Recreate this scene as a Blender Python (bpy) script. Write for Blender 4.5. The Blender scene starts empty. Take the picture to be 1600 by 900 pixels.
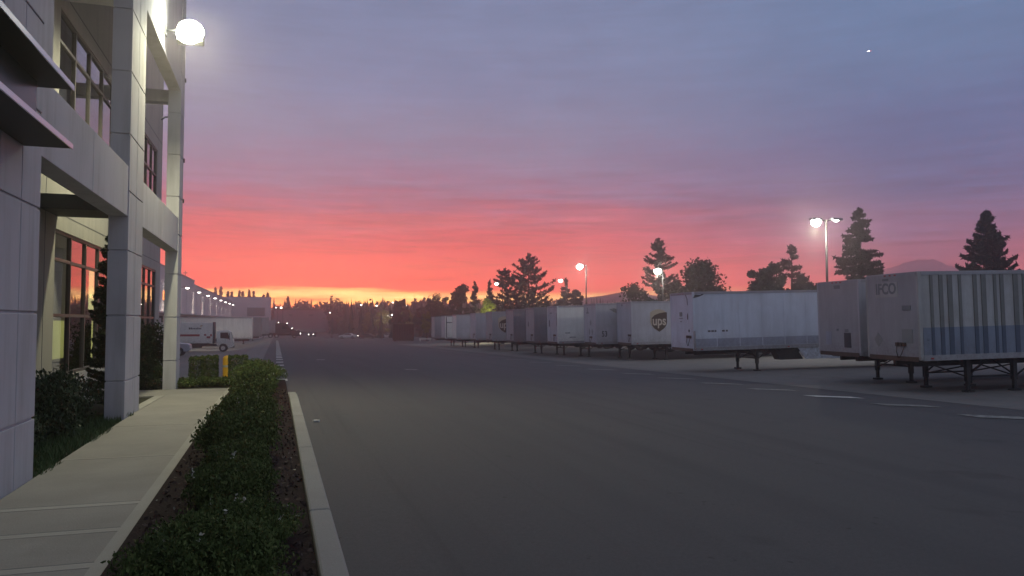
import bpy, math, random
import numpy as np
from mathutils import Vector, Matrix
C = bpy.context.scene
COL = C.collection
random.seed(7)

def lin(r, g, b):
    f = lambda c: (c/255/12.92) if c/255 <= .04045 else ((c/255+.055)/1.055)**2.4
    return (f(r), f(g), f(b), 1)

# ------------------------------------------------------------------ camera
YAW = math.atan(368/1180); PITCH = math.atan(51/1180)
cam = bpy.data.cameras.new('camera'); cam.lens = 36*1180/1600; cam.sensor_width = 36
cam.clip_start = .05; cam.clip_end = 12000
co = bpy.data.objects.new('camera', cam); COL.objects.link(co)
co.location = (0, 0, 1.6); co.rotation_euler = (math.pi/2+PITCH, 0, -YAW)
C.camera = co

# ------------------------------------------------------------------ view, world
C.view_settings.view_transform = 'Standard'; C.view_settings.look = 'None'
C.view_settings.exposure = 0; C.view_settings.gamma = 1; C.view_settings.use_curve_mapping = False
C.cycles.use_denoising = True
C.cycles.volume_bounces = 1; C.cycles.max_bounces = 6; C.cycles.sample_clamp_indirect = 4
SUN_EL = math.radians(1.0); SUN_AZ = math.radians(2.0)          # azimuth from +Y towards +X

LOWGAIN = 2.4
class NT:
    def __init__(s, tree): s.t = tree; s.n = tree.nodes; s.l = tree.links
    def new(s, typ, **kw):
        n = s.n.new(typ)
        for k, v in kw.items(): setattr(n, k, v)
        return n
    def link(s, a, b): s.l.new(a, b)
    def put(s, sock, v):
        if hasattr(v, 'links'): s.l.new(v, sock)
        else: sock.default_value = v
    def m(s, op, a, b=None, c=None, clamp=False):
        n = s.new('ShaderNodeMath', operation=op, use_clamp=clamp)
        s.put(n.inputs[0], a)
        if b is not None: s.put(n.inputs[1], b)
        if c is not None: s.put(n.inputs[2], c)
        return n.outputs[0]
    def mix(s, f, a, b, mode='MIX'):
        n = s.new('ShaderNodeMix', data_type='RGBA', blend_type=mode)
        s.put(n.inputs['Factor'], f); s.put(n.inputs[6], a); s.put(n.inputs[7], b)
        return n.outputs[2]
    def ramp(s, f, stops, interp='LINEAR'):
        n = s.new('ShaderNodeValToRGB'); r = n.color_ramp; r.interpolation = interp
        while len(r.elements) > 1: r.elements.remove(r.elements[-1])
        r.elements[0].position = stops[0][0]; r.elements[0].color = stops[0][1]
        for p, c in stops[1:]:
            e = r.elements.new(p); e.color = c
        s.put(n.inputs[0], f); return n.outputs[0]
    def noise(s, vec, scale, detail=4, rough=.5, dist=0):
        n = s.new('ShaderNodeTexNoise'); n.inputs['Scale'].default_value = scale
        n.inputs['Detail'].default_value = detail; n.inputs['Roughness'].default_value = rough
        n.inputs['Distortion'].default_value = dist
        if vec is not None: s.put(n.inputs['Vector'], vec)
        return n.outputs[0]
    def mapping(s, vec, scale=(1,1,1), loc=(0,0,0)):
        n = s.new('ShaderNodeMapping'); n.inputs['Scale'].default_value = scale; n.inputs['Location'].default_value = loc
        s.put(n.inputs['Vector'], vec); return n.outputs[0]

W = bpy.data.worlds.new('World'); C.world = W; W.use_nodes = True
w = NT(W.node_tree); w.n.clear()
tc = w.new('ShaderNodeTexCoord'); sep = w.new('ShaderNodeSeparateXYZ'); w.link(tc.outputs['Generated'], sep.inputs[0])
X, Y, Z = sep.outputs
hl = w.m('SQRT', w.m('ADD', w.m('MULTIPLY', X, X), w.m('ADD', w.m('MULTIPLY', Y, Y), 1e-6)))
el = w.m('MULTIPLY', w.m('ARCTAN2', Z, hl), 180/math.pi)
dot = w.m('DIVIDE', w.m('ADD', w.m('MULTIPLY', X, math.sin(SUN_AZ)), w.m('MULTIPLY', Y, math.cos(SUN_AZ))), hl)
streak = w.noise(w.mapping(tc.outputs['Generated'], (2.2, 2.2, 38)), 1.6, 5, .55, .4)
blot = w.noise(w.mapping(tc.outputs['Generated'], (3.5, 3.5, 11), (3, 1, 0)), 1.5, 4, .55, .2)
fine = w.noise(w.mapping(tc.outputs['Generated'], (3, 3, 34), (1, 7, 2)), 1.9, 5, .60, .35)
rip = w.noise(w.mapping(tc.outputs['Generated'], (7, 7, 110), (4, 2, 2)), 1.6, 4, .55, .8)
mott = w.noise(w.mapping(tc.outputs['Generated'], (6, 6, 17), (9, 2, 6)), 1.5, 5, .6, .6)
big = w.noise(w.mapping(tc.outputs['Generated'], (1.2, 1.2, 6), (5, 2, 0)), 1.5, 3, .5)
warp = w.m('ADD', w.m('MULTIPLY', w.m('SUBTRACT', streak, .5), w.m('MINIMUM', w.m('MULTIPLY', w.m('ABSOLUTE', el), .55), 5.0)),
           w.m('MULTIPLY', w.m('SUBTRACT', blot, .5), w.m('MINIMUM', w.m('MULTIPLY', w.m('ABSOLUTE', el), .5), 7.0)))
ew = w.m('ADD', el, warp)
T = w.m('DIVIDE', w.m('ADD', ew, 1.0), 31.0)                    # ramp position: -1..30 degrees
P = lambda e: (e+1)/31
s1 = [(P(-1), lin(240,90,50)), (P(.9), lin(255,120,50)), (P(1.5), lin(255,205,95)), (P(1.9), lin(255,240,140)), (P(2.22), lin(255,214,105)), (P(2.36), lin(250,78,54)),
      (P(3.0), lin(244,60,58)), (P(4.3), lin(230,68,72)), (P(5.4), lin(222,80,90)), (P(7.2), lin(206,106,118)), (P(7.9), lin(188,108,126)), (P(8.6), lin(160,112,140)), (P(10.3), lin(144,132,164)),
      (P(13.5), lin(138,146,176)), (P(18), lin(131,144,178)), (P(24), lin(128,142,178)), (1, lin(124,140,174))]
s2 = [(P(-1), lin(205,100,95)), (P(1.0), lin(225,98,80)), (P(2.4), lin(225,108,92)), (P(3.0), lin(200,104,104)), (P(4.4), lin(168,110,132)), (P(6), lin(130,112,148)),
      (P(7.4), lin(104,112,152)), (P(9), lin(84,108,152)), (P(13), lin(96,118,162)), (P(18), lin(108,134,174)), (P(24), lin(114,140,180)), (1, lin(114,132,166))]
c1 = w.ramp(T, s1); c2 = w.ramp(T, s2)
fa = w.new('ShaderNodeMapRange', interpolation_type='SMOOTHSTEP'); w.link(dot, fa.inputs[0])
fa.inputs[1].default_value = .985; fa.inputs[2].default_value = .73
sky = w.mix(fa.outputs[0], c1, c2)
# brightness streaks, strongest in the red clouds low down
sf = w.m('MULTIPLY', w.m('SUBTRACT', fine, .5), w.m('SUBTRACT', 1.15, w.m('MINIMUM', w.m('DIVIDE', w.m('ABSOLUTE', el), 12), 1.0)))
gain = w.m('ADD', w.m('ADD', w.m('MULTIPLY', w.m('SUBTRACT', mott, .5), .28), w.m('ADD', w.m('MULTIPLY', sf, 1.5), w.m('MULTIPLY', w.m('MULTIPLY', w.m('SUBTRACT', rip, .5), w.m('SUBTRACT', 1.1, w.m('MINIMUM', w.m('DIVIDE', w.m('ABSOLUTE', el), 12), 1.02))), 2.6))), w.m('ADD', 1.0, w.m('MULTIPLY', w.m('SUBTRACT', big, .5), .22)))
gn = w.new('ShaderNodeVectorMath', operation='SCALE'); w.link(sky, gn.inputs[0]); w.link(gain, gn.inputs['Scale']); 
# the eastern half: plain dusk blue
fe = w.new('ShaderNodeMapRange', interpolation_type='SMOOTHSTEP'); w.link(dot, fe.inputs[0])
fe.inputs[1].default_value = .35; fe.inputs[2].default_value = -.35
lowg = w.m('EXPONENT', w.m('SUBTRACT', w.m('DIVIDE', LOWGAIN, w.m('ADD', w.m('MAXIMUM', el, .8), .4)), .15))
ye = w.m('DIVIDE', w.m('SUBTRACT', ew, 1.80), .30)
yel = w.m('MULTIPLY', w.m('EXPONENT', w.m('MULTIPLY', w.m('MULTIPLY', ye, ye), -1)), w.m('SUBTRACT', 1, fa.outputs[0]))
lowg = w.m('MULTIPLY', lowg, w.m('ADD', 1, w.m('MULTIPLY', yel, .65)))
gn2 = w.new('ShaderNodeVectorMath', operation='SCALE'); w.link(gn.outputs[0], gn2.inputs[0]); w.link(lowg, gn2.inputs['Scale'])
sky2 = w.mix(fe.outputs[0], gn2.outputs[0], (.30, .36, .50, 1))
# zenith
fz = w.new('ShaderNodeMapRange', interpolation_type='SMOOTHSTEP'); w.link(el, fz.inputs[0]); fz.inputs[1].default_value = 28; fz.inputs[2].default_value = 60
sky3 = w.mix(fz.outputs[0], sky2, (.24, .275, .36, 1))
bg = w.new('ShaderNodeBackground'); w.link(sky3, bg.inputs[0]); bg.inputs[1].default_value = 1.0
ns = w.new('ShaderNodeTexSky', sky_type='NISHITA', sun_disc=False, sun_elevation=SUN_EL, sun_rotation=SUN_AZ)
bg2 = w.new('ShaderNodeBackground'); w.link(ns.outputs[0], bg2.inputs[0]); bg2.inputs[1].default_value = .004
ad = w.new('ShaderNodeAddShader'); w.link(bg.outputs[0], ad.inputs[0]); w.link(bg2.outputs[0], ad.inputs[1])
wo = w.new('ShaderNodeOutputWorld'); w.link(ad.outputs[0], wo.inputs[0])

sl = bpy.data.lights.new('sun', 'SUN'); sl.energy = .06; sl.angle = math.radians(4); sl.color = (1, .35, .2)
so = bpy.data.objects.new('sun', sl); COL.objects.link(so)
so.rotation_euler = Vector((-math.sin(SUN_AZ), -math.cos(SUN_AZ), -math.sin(SUN_EL))).to_track_quat('-Z', 'Y').to_euler()

# ------------------------------------------------------------------ terrain heights
def ss(t):
    t = max(0, min(1, t)); return t*t*(3-2*t)
def g(x, y):
    z = -0.0135*max(0, y-14) if y < 250 else -0.0135*236
    z -= 0.036*min(max(x-0.6, 0), 19)
    if x > 20: z += 0.015*min(x-20, 15)
    if x < -1: z -= 0.8*ss((-1-x)/4)*ss((y-32)/25)
    return z

# ------------------------------------------------------------------ helpers
class MB:
    def __init__(s): s.v = []; s.f = []; s.sm = []
    def add(s, vs, fs, smooth=False):
        o = len(s.v); s.v += [tuple(v) for v in vs]
        for f in fs: s.f.append([i+o for i in f]); s.sm.append(smooth)
    def box(s, x0, x1, y0, y1, z0, z1, bev=0):
        if x0 > x1: x0, x1 = x1, x0
        if y0 > y1: y0, y1 = y1, y0
        if z0 > z1: z0, z1 = z1, z0
        s.add([(x0,y0,z0),(x1,y0,z0),(x1,y1,z0),(x0,y1,z0),(x0,y0,z1),(x1,y0,z1),(x1,y1,z1),(x0,y1,z1)],
              [(0,3,2,1),(4,5,6,7),(0,1,5,4),(1,2,6,5),(2,3,7,6),(3,0,4,7)])
        return s
    def tube(s, p0, p1, r0, r1=None, n=10, caps=True, smooth=True):
        r1 = r0 if r1 is None else r1
        p0 = Vector(p0); p1 = Vector(p1); d = (p1-p0).normalized()
        a = d.orthogonal().normalized(); b = d.cross(a)
        vs = []
        for p, r in ((p0, r0), (p1, r1)):
            for k in range(n):
                t = 2*math.pi*k/n; vs.append(p + a*math.cos(t)*r + b*math.sin(t)*r)
        o = len(s.v)
        s.add(vs, [(k, (k+1) % n, n+(k+1) % n, n+k) for k in range(n)], smooth)
        if caps: s.add([], [])
        if caps:
            s.f.append([o+k for k in range(n)][::-1]); s.sm.append(False)
            s.f.append([o+n+k for k in range(n)]); s.sm.append(False)
        return s
    def path(s, pts, r, n=8):
        for a, b in zip(pts, pts[1:]): s.tube(a, b, r, r, n)
        return s
    def prism(s, poly, axis, a0, a1):
        """poly: 2D points; axis 'x','y','z' is the extrusion axis"""
        def P3(p, a):
            return {'x': (a, p[0], p[1]), 'y': (p[0], a, p[1]), 'z': (p[0], p[1], a)}[axis]
        n = len(poly); vs = [P3(p, a0) for p in poly]+[P3(p, a1) for p in poly]
        s.add(vs, [list(range(n))[::-1], list(range(n, 2*n))]+[(k, (k+1) % n, n+(k+1) % n, n+k) for k in range(n)])
        return s
    def lathe(s, c, prof, n=16, axis='z'):
        vs = []
        for r, h in prof:
            for k in range(n):
                t = 2*math.pi*k/n; u, v = r*math.cos(t), r*math.sin(t)
                vs.append({'z': (c[0]+u, c[1]+v, c[2]+h), 'y': (c[0]+u, c[1]+h, c[2]+v), 'x': (c[0]+h, c[1]+u, c[2]+v)}[axis])
        fs = []
        for j in range(len(prof)-1):
            for k in range(n): fs.append((j*n+k, j*n+(k+1) % n, (j+1)*n+(k+1) % n, (j+1)*n+k))
        s.add(vs, fs, True)
        return s
    def parts(s, name, mat, parent=None, **kw):
        """every loose piece becomes an object of its own"""
        r = list(range(len(s.v)))
        def fd(i):
            while r[i] != i: r[i] = r[r[i]]; i = r[i]
            return i
        for f in s.f:
            for i in f[1:]: r[fd(i)] = fd(f[0])
        gr = {}
        for f, m_ in zip(s.f, s.sm): gr.setdefault(fd(f[0]), []).append((f, m_))
        out = []
        for fs in gr.values():
            ids = sorted({i for f, _ in fs for i in f}); mp = {i: k for k, i in enumerate(ids)}
            b = MB(); b.v = [s.v[i] for i in ids]; b.f = [[mp[i] for i in f] for f, _ in fs]; b.sm = [m_ for _, m_ in fs]
            out.append(b.build(name, mat, parent, **kw))
        return out
    def build(s, name, mat, parent=None, loc=(0,0,0), rot=(0,0,0), bevel=0):
        me = bpy.data.meshes.new(name); me.from_pydata(s.v, [], s.f)
        me.polygons.foreach_set('use_smooth', s.sm); me.materials.append(mat)
        import bmesh
        bm = bmesh.new(); bm.from_mesh(me); bmesh.ops.recalc_face_normals(bm, faces=bm.faces); bm.to_mesh(me); bm.free()
        me.update()
        o = bpy.data.objects.new(name, me); COL.objects.link(o); o.location = loc; o.rotation_euler = rot
        if parent: o.parent = parent
        if bevel:
            md = o.modifiers.new('bevel', 'BEVEL'); md.width = bevel; md.segments = 2; md.limit_method = 'ANGLE'
        return o

def tag(o, label=None, cat=None, group=None, kind=None):
    if label: o['label'] = label
    if cat: o['category'] = cat
    if group: o['group'] = group
    if kind: o['kind'] = kind
    return o
def empty(name, loc=(0,0,0), rot=(0,0,0), **kw):
    o = bpy.data.objects.new(name, None); COL.objects.link(o); o.location = loc; o.rotation_euler = rot; o.empty_display_size = .2
    return tag(o, **kw)
def box(name, mat, parent, *b, bevel=0):
    return MB().box(*b).build(name, mat, parent, bevel=bevel)
def textmesh(name, txt, size, mat, parent, loc, rot, depth=.004, bold=.0, xs=1.0):
    cu = bpy.data.curves.new(name, 'FONT'); cu.body = txt; cu.size = size; cu.extrude = depth; cu.offset = bold
    cu.align_x = 'CENTER'; cu.align_y = 'CENTER'
    t = bpy.data.objects.new(name, cu); COL.objects.link(t)
    bpy.context.view_layer.update()
    me = bpy.data.meshes.new_from_object(t.evaluated_get(bpy.context.evaluated_depsgraph_get()))
    bpy.data.objects.remove(t); me.materials.clear(); me.materials.append(mat)
    o = bpy.data.objects.new(name, me); COL.objects.link(o); o.parent = parent; o.location = loc; o.rotation_euler = rot; o.scale = (xs, 1, 1)
    return o

# ------------------------------------------------------------------ materials
def mat(name, col, rough=.6, metal=0, var=0, vscale=3, bump=0, bscale=40, spec=.5, fn=None, coords='Object'):
    m = bpy.data.materials.new(name); m.use_nodes = True; t = NT(m.node_tree); b = m.node_tree.nodes['Principled BSDF']
    b.inputs['Roughness'].default_value = rough; b.inputs['Metallic'].default_value = metal
    b.inputs['Specular IOR Level'].default_value = spec
    c = col if len(col) == 4 else (*col, 1)
    tcn = t.new('ShaderNodeTexCoord'); v = tcn.outputs[coords]
    out = c
    if var:
        n = t.noise(v, vscale, 6, .6)
        out = t.mix(n, tuple(x*(1-var) for x in c[:3])+(1,), tuple(min(1, x*(1+var)) for x in c[:3])+(1,))
    if fn: out = fn(t, v, out, b)
    t.put(b.inputs['Base Color'], out)
    if bump:
        n = t.noise(v, bscale, 5, .6); bn = t.new('ShaderNodeBump'); bn.inputs['Strength'].default_value = bump; bn.inputs['Distance'].default_value = .02
        t.link(n, bn.inputs['Height']); t.link(bn.outputs[0], b.inputs['Normal'])
    return m
def emit(name, col, s):
    m = bpy.data.materials.new(name); m.use_nodes = True; b = m.node_tree.nodes['Principled BSDF']
    b.inputs['Base Color'].default_value = (*col, 1); b.inputs['Emission Color'].default_value = (*col, 1); b.inputs['Emission Strength'].default_value = s
    m.cycles.emission_sampling = 'NONE' if s < 30 else 'AUTO'
    return m

def f_asphalt(t, v, c, b):
    ag = t.noise(v, 190, 3, .7); pa = t.noise(v, .22, 5, .55, .6); st = t.noise(t.mapping(v, (1.1, .06, 1)), 1.0, 4, .5)
    x = t.mix(ag, (.055,.054,.055,1), (.165,.16,.16,1))
    x = t.mix(t.ramp(pa, [(.35,(0,0,0,1)),(.65,(1,1,1,1))]), x, t.mix(.8, x, (.105,.10,.105,1)))
    x = t.mix(t.m('MULTIPLY', t.ramp(st, [(.5,(0,0,0,1)),(.7,(1,1,1,1))]), .35), x, (.06,.06,.063,1))
    sp = t.noise(v, 5.5, 2, .5); x = t.mix(t.ramp(sp, [(.72,(0,0,0,1)),(.76,(1,1,1,1))]), x, (.06,.058,.056,1))
    vo = t.new('ShaderNodeTexVoronoi', feature='DISTANCE_TO_EDGE'); vo.inputs['Scale'].default_value = .16
    ds = t.noise(v, 1.3, 4, .6); wv = t.new('ShaderNodeVectorMath', operation='ADD'); t.link(v, wv.inputs[0])
    cb = t.new('ShaderNodeCombineXYZ'); t.link(t.m('MULTIPLY', ds, 2.2), cb.inputs[0]); t.link(t.m('MULTIPLY', ds, -1.6), cb.inputs[1]); t.link(cb.outputs[0], wv.inputs[1])
    t.link(wv.outputs[0], vo.inputs['Vector'])
    cr = t.m('MULTIPLY', t.m('LESS_THAN', vo.outputs['Distance'], .0040), t.m('GREATER_THAN', t.noise(v, .35, 2, .5), .60))
    x = t.mix(t.m('MULTIPLY', cr, .35), x, (.05,.05,.05,1))
    g2 = t.noise(v, 34, 4, .75); x = t.mix(t.m('MULTIPLY', t.ramp(g2, [(.3,(0,0,0,1)),(.75,(1,1,1,1))]), .55), x, (.055,.055,.057,1))
    oil = t.noise(v, .9, 3, .5); x = t.mix(t.m('MULTIPLY', t.ramp(oil, [(.66,(0,0,0,1)),(.72,(1,1,1,1))]), .35), x, (.045,.043,.042,1))
    ty = t.noise(t.mapping(v, (3.2, .035, 1), (2, 5, 0)), 1.0, 3, .6); x = t.mix(t.m('MULTIPLY', t.ramp(ty, [(.60,(0,0,0,1)),(.72,(1,1,1,1))]), .28), x, (.045,.045,.047,1))
    return x
M = {}
M['asphalt'] = mat('asphalt', (.1,.1,.1), .85, fn=f_asphalt, bump=.5, bscale=160, spec=.3)
def f_conc(sx, sy, ox=0, oy=0, tone=1.0):
    def f(t, v, c, b):
        n = t.noise(v, 1.1, 6, .62); n2 = t.noise(v, 60, 3, .6)
        x = t.mix(n, tuple(k*.66 for k in c[:3])+(1,), tuple(k*1.2 for k in c[:3])+(1,))
        x = t.mix(t.m('MULTIPLY', t.m('SUBTRACT', n2, .35), .7), x, tuple(k*.62 for k in c[:3])+(1,))
        sp = t.new('ShaderNodeSeparateXYZ'); t.link(v, sp.inputs[0])
        if sx:
            for o_, s_, ch in ((ox, sx, 0), (oy, sy, 1)):
                fr = t.m('FRACT', t.m('DIVIDE', t.m('ADD', sp.outputs[ch], 1000*s_-o_), s_))
                j = t.m('LESS_THAN', t.m('MULTIPLY', t.m('MINIMUM', fr, t.m('SUBTRACT', 1, fr)), s_), .018)
                x = t.mix(t.m('MULTIPLY', j, .7), x, tuple(k*.25 for k in c[:3])+(1,))
        st = t.noise(v, .5, 4, .6, .5)
        x = t.mix(t.m('MULTIPLY', t.ramp(st, [(.55,(0,0,0,1)),(.75,(1,1,1,1))]), .35), x, tuple(k*.5 for k in c[:3])+(1,))
        return x
    return f
M['apron'] = mat('apron_concrete', (.20,.19,.18), .85, fn=f_conc(4.5, 4.5, .3, 1.1), bump=.25, bscale=90, spec=.3)
M['walk'] = mat('walk_concrete', (.30,.28,.25), .85, fn=f_conc(0, 0), bump=.3, bscale=80, spec=.3)
M['walk_edge'] = mat('walk_edge_concrete', (.37,.35,.31), .8, fn=f_conc(0, 0), bump=.2, bscale=80, spec=.3)
M['kerb'] = mat('kerb_concrete', (.30,.29,.27), .85, fn=f_conc(0, 0), bump=.35, bscale=50, spec=.3)
M['mulch'] = mat('bark_mulch', (.032,.021,.019), .95, var=.75, vscale=28, bump=1, bscale=45, spec=.1)
M['soil'] = mat('soil', (.04,.04,.028), .95, var=.6, vscale=9, bump=1, bscale=30, spec=.1)
M['paint'] = mat('road_paint', (.55,.54,.50), .8, var=.3, vscale=9, bump=.2, bscale=60)
def f_worn(t, v, c, b):
    n = t.noise(v, 7, 6, .7)
    return t.mix(t.ramp(n, [(.42,(0,0,0,1)),(.6,(1,1,1,1))]), c, (.11,.11,.11,1))
M['worn'] = mat('worn_road_paint', (.32,.31,.28), .8, fn=f_worn)
def f_stain(t, v, c, b):
    a = t.noise(t.mapping(v, (2.2, 2.2, .22)), 1.8, 6, .65); d = t.noise(v, .7, 5, .6)
    x = t.mix(t.m('MULTIPLY', t.ramp(a, [(.48,(0,0,0,1)),(.78,(1,1,1,1))]), .55), c, (.25,.24,.23,1))
    return t.mix(t.m('MULTIPLY', t.ramp(d, [(.45,(0,0,0,1)),(.7,(1,1,1,1))]), .3), x, (.30,.29,.29,1))
M['wall'] = mat('painted_concrete', (.50,.49,.52), .8, fn=f_stain, var=.07, vscale=1.2, bump=.12, bscale=140, spec=.3)
M['wall_in'] = mat('painted_concrete_beige', (.44,.42,.38), .8, fn=f_stain, var=.07, vscale=1.4, bump=.12, bscale=140, spec=.3)
M['reveal'] = mat('panel_reveal', (.16,.16,.17), .9)
M['frame'] = mat('aluminium_frame', (.13,.12,.11), .45, metal=.6)
M['dark'] = mat('dark_steel', (.012,.018,.018), .6, var=.3, vscale=4)
M['black'] = mat('black_rubber', (.015,.015,.017), .8)
M['chassis'] = mat('chassis_steel', (.022,.022,.024), .7, var=.4, vscale=6)
M['steel'] = mat('galvanised_steel', (.28,.28,.28), .45, metal=.7, var=.2)
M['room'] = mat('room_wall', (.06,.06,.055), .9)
def glass(name, tint, fac0):
    m = bpy.data.materials.new(name); m.use_nodes = True; t = NT(m.node_tree); t.n.clear()
    lw = t.new('ShaderNodeFresnel'); lw.inputs[0].default_value = 1.9
    tr = t.new('ShaderNodeBsdfTransparent'); tr.inputs[0].default_value = (*tint, 1)
    gl = t.new('ShaderNodeBsdfGlossy'); gl.inputs['Roughness'].default_value = .015; gl.inputs['Color'].default_value = (.95,.93,.92,1)
    nz = t.noise(None, 1.3, 2, .4); bn = t.new('ShaderNodeBump'); bn.inputs['Strength'].default_value = .05; bn.inputs['Distance'].default_value = .04
    tcn = t.new('ShaderNodeTexCoord'); t.link(tcn.outputs['Object'], nz.node.inputs['Vector']); t.link(nz, bn.inputs['Height']); t.link(bn.outputs[0], gl.inputs['Normal'])
    ge = t.new('ShaderNodeNewGeometry')
    f = t.m('MULTIPLY', t.m('ADD', t.m('MULTIPLY', lw.outputs[0], 1-fac0), fac0, clamp=True), t.m('SUBTRACT', 1, ge.outputs['Backfacing']))
    mx = t.new('ShaderNodeMixShader'); t.link(f, mx.inputs[0]); t.link(tr.outputs[0], mx.inputs[1]); t.link(gl.outputs[0], mx.inputs[2])
    o = t.new('ShaderNodeOutputMaterial'); t.link(mx.outputs[0], o.inputs[0]); return m
M['glass'] = glass('window_glass', (.6,.62,.6), .34)
M['carglass'] = mat('car_glass', (.02,.022,.025), .06, spec=.8)

def f_trailer(base, grime, lo=.0):
    def f(t, v, c, b):
        a = t.noise(t.mapping(v, (1.3, 1.3, .18)), 2.2, 6, .65); d = t.noise(v, .9, 6, .65, .3); e = t.noise(v, 9, 5, .65)
        sp = t.new('ShaderNodeSeparateXYZ'); t.link(v, sp.inputs[0])
        x = t.mix(t.m('MULTIPLY', t.ramp(a, [(.42,(0,0,0,1)),(.74,(1,1,1,1))]), grime), (*base, 1), tuple(k*.5 for k in base)+(1,))
        x = t.mix(t.m('MULTIPLY', t.ramp(d, [(.4,(0,0,0,1)),(.7,(1,1,1,1))]), grime*.7), x, (base[0]*.62, base[1]*.58, base[2]*.52, 1))
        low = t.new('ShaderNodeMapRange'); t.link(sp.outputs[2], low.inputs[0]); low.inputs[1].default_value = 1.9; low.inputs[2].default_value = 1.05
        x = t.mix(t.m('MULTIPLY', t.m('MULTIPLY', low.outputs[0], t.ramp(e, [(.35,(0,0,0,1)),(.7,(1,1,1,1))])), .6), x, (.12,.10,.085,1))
        return x
    return f
TM = {
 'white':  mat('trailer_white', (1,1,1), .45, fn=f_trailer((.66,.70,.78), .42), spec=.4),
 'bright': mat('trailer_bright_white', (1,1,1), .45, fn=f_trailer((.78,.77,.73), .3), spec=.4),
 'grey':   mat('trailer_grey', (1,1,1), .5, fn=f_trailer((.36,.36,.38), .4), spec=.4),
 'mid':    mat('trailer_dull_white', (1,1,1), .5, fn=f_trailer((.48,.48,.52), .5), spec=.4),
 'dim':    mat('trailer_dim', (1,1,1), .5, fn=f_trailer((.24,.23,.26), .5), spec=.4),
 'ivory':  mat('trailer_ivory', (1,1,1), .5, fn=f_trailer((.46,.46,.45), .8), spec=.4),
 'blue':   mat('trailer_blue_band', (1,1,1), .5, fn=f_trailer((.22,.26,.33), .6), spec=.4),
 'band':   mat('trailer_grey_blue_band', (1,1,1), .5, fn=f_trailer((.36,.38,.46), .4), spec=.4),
 'maroon': mat('container_maroon', (1,1,1), .7, fn=f_trailer((.06,.03,.03), .5), spec=.3),
}
M['stripe'] = mat('grey_slat', (.155,.16,.15), .6, var=.25, vscale=5)
M['stripe_blue'] = mat('dark_blue_slat', (.065,.088,.13), .6, var=.25, vscale=5)
M['ink'] = mat('dark_marking', (.05,.05,.06), .6, var=.3)
M['inkgrey'] = mat('grey_marking', (.18,.19,.20), .6, var=.3)
M['brown'] = mat('brown_shield', (.055,.028,.015), .5)
M['gold'] = mat('pale_gold', (.46,.38,.27), .5)
M['cream'] = mat('cream_lettering', (.55,.47,.38), .5)
M['red'] = mat('red_stripe', (.30,.03,.035), .5)
M['rust'] = mat('rusty_steel', (.09,.055,.04), .8, var=.5, vscale=10)
M['placard'] = mat('placard_grey', (.25,.26,.25), .6, var=.2)
M['lens_red'] = mat('red_lens', (.35,.01,.01), .3)
M['chrome'] = mat('bright_metal', (.75,.75,.75), .25, metal=.9)
M['yellow'] = mat('yellow_paint', (.75,.40,.02), .5, var=.15)
M['bark'] = mat('bark', (.05,.035,.028), .9, var=.5, vscale=8)
M['flower'] = mat('pale_blossom', (.42,.42,.34), .8, var=.2)

def leafmat(name, c0, c1, c2=None, rough=.65):
    m = bpy.data.materials.new(name); m.use_nodes = True; t = NT(m.node_tree); b = m.node_tree.nodes['Principled BSDF']
    ge = t.new('ShaderNodeNewGeometry'); tcn = t.new('ShaderNodeTexCoord'); n = t.noise(tcn.outputs['Object'], 2.2, 3, .6)
    f = t.m('ADD', t.m('MULTIPLY', ge.outputs['Random Per Island'], .6), t.m('MULTIPLY', n, .5), clamp=True)
    t.link(t.ramp(f, [(.1,(*c0,1)),(.6,(*c1,1)),(.95,(*(c2 or c1),1))]), b.inputs['Base Color'])
    b.inputs['Roughness'].default_value = rough; b.inputs['Specular IOR Level'].default_value = .25
    return m
L = {
 'hedge': leafmat('hedge_leaf', (.03,.045,.015), (.075,.11,.03), (.13,.16,.05), .9),
 'dark': leafmat('dark_leaf', (.014,.028,.012), (.032,.055,.022), (.05,.08,.03)),
 'grass': leafmat('grass_blade', (.03,.06,.02), (.06,.11,.035), (.09,.14,.05)),
 'conifer': leafmat('conifer_needle', (.014,.026,.018), (.028,.045,.028), (.04,.06,.034)),
 'decid': leafmat('tree_leaf', (.022,.032,.016), (.04,.055,.025), (.06,.075,.03)),
 'lime': leafmat('lime_leaf', (.20,.26,.03), (.36,.42,.05), (.5,.55,.09)),
 'olive': leafmat('olive_leaf', (.10,.10,.02), (.17,.17,.03), (.25,.22,.04)),
}

# ------------------------------------------------------------------ ground sheets
def lines(a, b, st): return list(np.round(np.arange(a, b+1e-6, st), 4))
def sheet(name, xs, ys, m, off=0, kind='structure', parent=None, thick=0):
    vs = [(x, y, g(x, y)+off) for y in ys for x in xs]; nx = len(xs)
    fs = [(j*nx+i, j*nx+i+1, (j+1)*nx+i+1, (j+1)*nx+i) for j in range(len(ys)-1) for i in range(nx-1)]
    me = bpy.data.meshes.new(name); me.from_pydata(vs, [], fs); me.materials.append(m); me.update()
    o = bpy.data.objects.new(name, me); COL.objects.link(o)
    if kind: o['kind'] = kind
    if parent: o.parent = parent
    return o
gx = sorted(set([-400, -180, -90] + lines(-60, 60, 1) + [.6, 19.6, 35, 80, 120, 200, 350, 700]))
gy = sorted(set([-300, -100, -40] + lines(-12, 130, 1) + lines(132, 256, 4) + [250, 300, 400, 550, 680]))
sheet('ground', gx, gy, M['asphalt'])
sheet('concrete_apron_right', sorted(set([17.6]+lines(18, 60, 1)+[19.6])), lines(-10, 118, 1), M['apron'], .008)
sheet('concrete_apron_left', sorted(set(lines(-24, -1, 1)+[-.62])), sorted(set(lines(22.6, 130, 1)+lines(134, 246, 4))), M['apron'], .008)
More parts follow.
